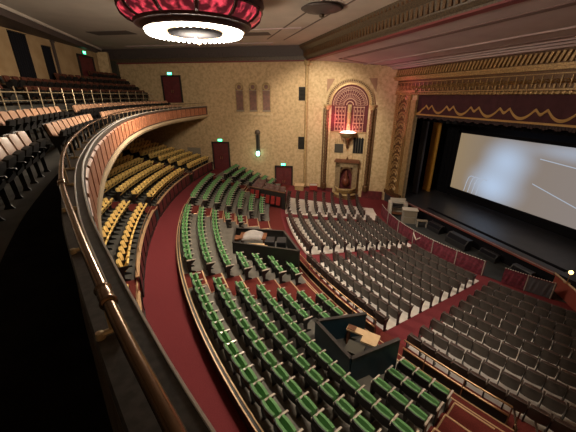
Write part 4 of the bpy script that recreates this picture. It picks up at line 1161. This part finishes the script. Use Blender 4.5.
# ------------------------------------------------------------------ chandelier and ceiling fittings
CHX, CHY = .75, 15.6
t = thing('chandelier', 'huge round chandelier with red lit glass panels and a blazing ring of bulbs', 'chandelier', (CHX, CHY, 14.3))
z0 = -14.3
mb = MB(); mb.lathe([(2.2, 0), (2.7, -.2), (2.98, -.50), (3.04, -.75), (2.90, -.95)], 48); mb.build('crown_ring', M['chand'], t, smooth=True)
n = 12
for i in range(n):
    a0 = 2*PI*(i+.07)/n; a1 = 2*PI*(i+.93)/n
    mb = MB(); mb.lathe([(2.92, -.97), (2.84, -1.15), (2.62, -1.34), (2.42, -1.45)], 8, a0=a0, a1=a1); mb.build('glass_panel', M['redglass'], t, smooth=True)
mb = MB()
for i in range(n):
    a = 2*PI*i/n; mb.tube([(2.95*math.cos(a), 2.95*math.sin(a), -.92), (2.86*math.cos(a), 2.86*math.sin(a), -1.17), (2.63*math.cos(a), 2.63*math.sin(a), -1.37), (2.3*math.cos(a), 2.3*math.sin(a), -1.50)], .055, 6)
mb.lathe([(2.88, -.92), (2.98, -.97), (2.88, -1.02)], 48); mb.lathe([(2.46, -1.43), (2.42, -1.54), (2.1, -1.56), (2.1, -1.48)], 48); mb.build('metal_ribs', M['chand'], t)
mb = MB(); mb.lathe([(2.22, -1.50), (2.18, -1.66), (2.1, -1.72)], 48); mb.build('drum', M['chand'], t, smooth=True)
nb = 48
mb = MB()
for i in range(nb):
    a = 2*PI*i/nb; mb.lathe([(.02, .0), (.08, -.03), (.09, -.09), (.05, -.14), (0, -.15)], 8, (1.95*math.cos(a), 1.95*math.sin(a), -1.72))
mb.build('outer_bulbs', M['bulb'], t, smooth=True)
mb = MB(); mb.lathe([(2.1, -1.70), (1.9, -1.74), (1.66, -1.74)], 48); mb.build('bulb_tray', M['bulb_tray'], t, smooth=True)
mb = MB(); mb.lathe([(1.66, -1.74), (1.35, -1.68), (1.16, -1.72)], 48); mb.build('amber_glass_ring', M['bulb_tan'], t, smooth=True)
mb = MB(); mb.lathe([(1.16, -1.70), (1.14, -1.80), (.6, -1.86), (0, -1.88)], 36); mb.build('centre_plate', M['black'], t, smooth=True)
mb = MB(); mb.tube([(0, 0, -1.86), (0, 0, -2.06), (.12, 0, -2.14), (.24, 0, -2.06)], .05, 8); mb.build('finial_hook', M['brass_pale'], t)
t = thing('ceiling_medallion', 'dark round ceiling medallion with a lamp, past the bronze cornice corner', 'ceiling light', (7.3, 16.95, 14.3))
mb = MB(); mb.lathe([(0, -.02), (1.0, -.02), (1.1, -.08), (.95, -.16), (.5, -.2), (.3, -.3), (0, -.34)], 28); mb.build('rosette', M['cornice_dark'], t, smooth=True)
mb = MB(); mb.lathe([(.0, -.34), (.16, -.36), (.12, -.46), (0, -.5)], 12); mb.build('lamp', M['cornice'], t, smooth=True)

# ------------------------------------------------------------------ light
def light(kind, name, loc, power, col, size=.3, rot=None, spot=None, blend=.6, size_y=None):
    l = bpy.data.lights.new(name, kind); l.energy = power; l.color = col
    if kind == 'AREA':
        l.size = size
        if size_y: l.shape = 'RECTANGLE'; l.size_y = size_y
        else: l.shape = 'DISK'
    else: l.shadow_soft_size = size
    if kind == 'SPOT': l.spot_size = math.radians(spot); l.spot_blend = blend
    o = bpy.data.objects.new(name, l); COL.objects.link(o); o.location = loc
    if rot: o.rotation_euler = rot
    return o
def aim(o, p): o.rotation_euler = (Vector(p)-o.location).to_track_quat('-Z', 'Y').to_euler()
WARM = (1, .84, .65)
light('POINT', 'chandelier_light', (CHX, CHY, 11.9), 2600, WARM, .9)
o = light('SPOT', 'unseen_house_light', (11.0, 9, 12.9), 2000, (1, .86, .72), .3, spot=80); aim(o, (9.0, 12, 0))  # unseen spot added to brighten the main floor
o = light('SPOT', 'unseen_house_light', (11.0, 17, 12.9), 2400, (1, .86, .72), .3, spot=80); aim(o, (10.0, 17, 0))  # another unseen spot, added for the far blocks of the main floor
o = light('SPOT', 'unseen_house_light', (4.0, 4, 14.0), 2000, WARM, .3, spot=78); aim(o, (2.6, 7, 2))
o = light('SPOT', 'unseen_house_light', (9.0, 21, 12.9), 2600, WARM, .4, spot=85); aim(o, (12.5, 29, 6))  # unseen spot added to brighten the niche wall
light('POINT', 'niche_pink_light', niche_loc(AC+.02, 7.25, .75), 26, (1, .16, .22), .15)
light('POINT', 'cove_light', (17.2, 22.9, 10.75), 22, (1, .18, .38), .1)
o = light('SPOT', 'added_stage_spot', (20.0, 18.5, 9.9), 260, (1, .8, .55), .15, spot=40); aim(o, (22.4, 23.6, 4.5))  # unseen spot added to brighten the amber drape
light('POINT', 'niche_pink_light', niche_loc(AC-1.5, 7.9, .8), 45, (1, .10, .20), .2)  # extra pink point added for the wash beside the basin lamp
w = bpy.data.worlds.new('World'); SC.world = w; w.use_nodes = True
w.node_tree.nodes['Background'].inputs[0].default_value = (.9, .75, .6, 1); w.node_tree.nodes['Background'].inputs[1].default_value = .02
SC.view_settings.view_transform = 'Standard'; SC.view_settings.look = 'None'; SC.view_settings.gamma = 1; SC.view_settings.use_curve_mapping = False
SC.view_settings.exposure = 0.18
SC.cycles.use_denoising = True
SC.cycles.max_bounces = 8
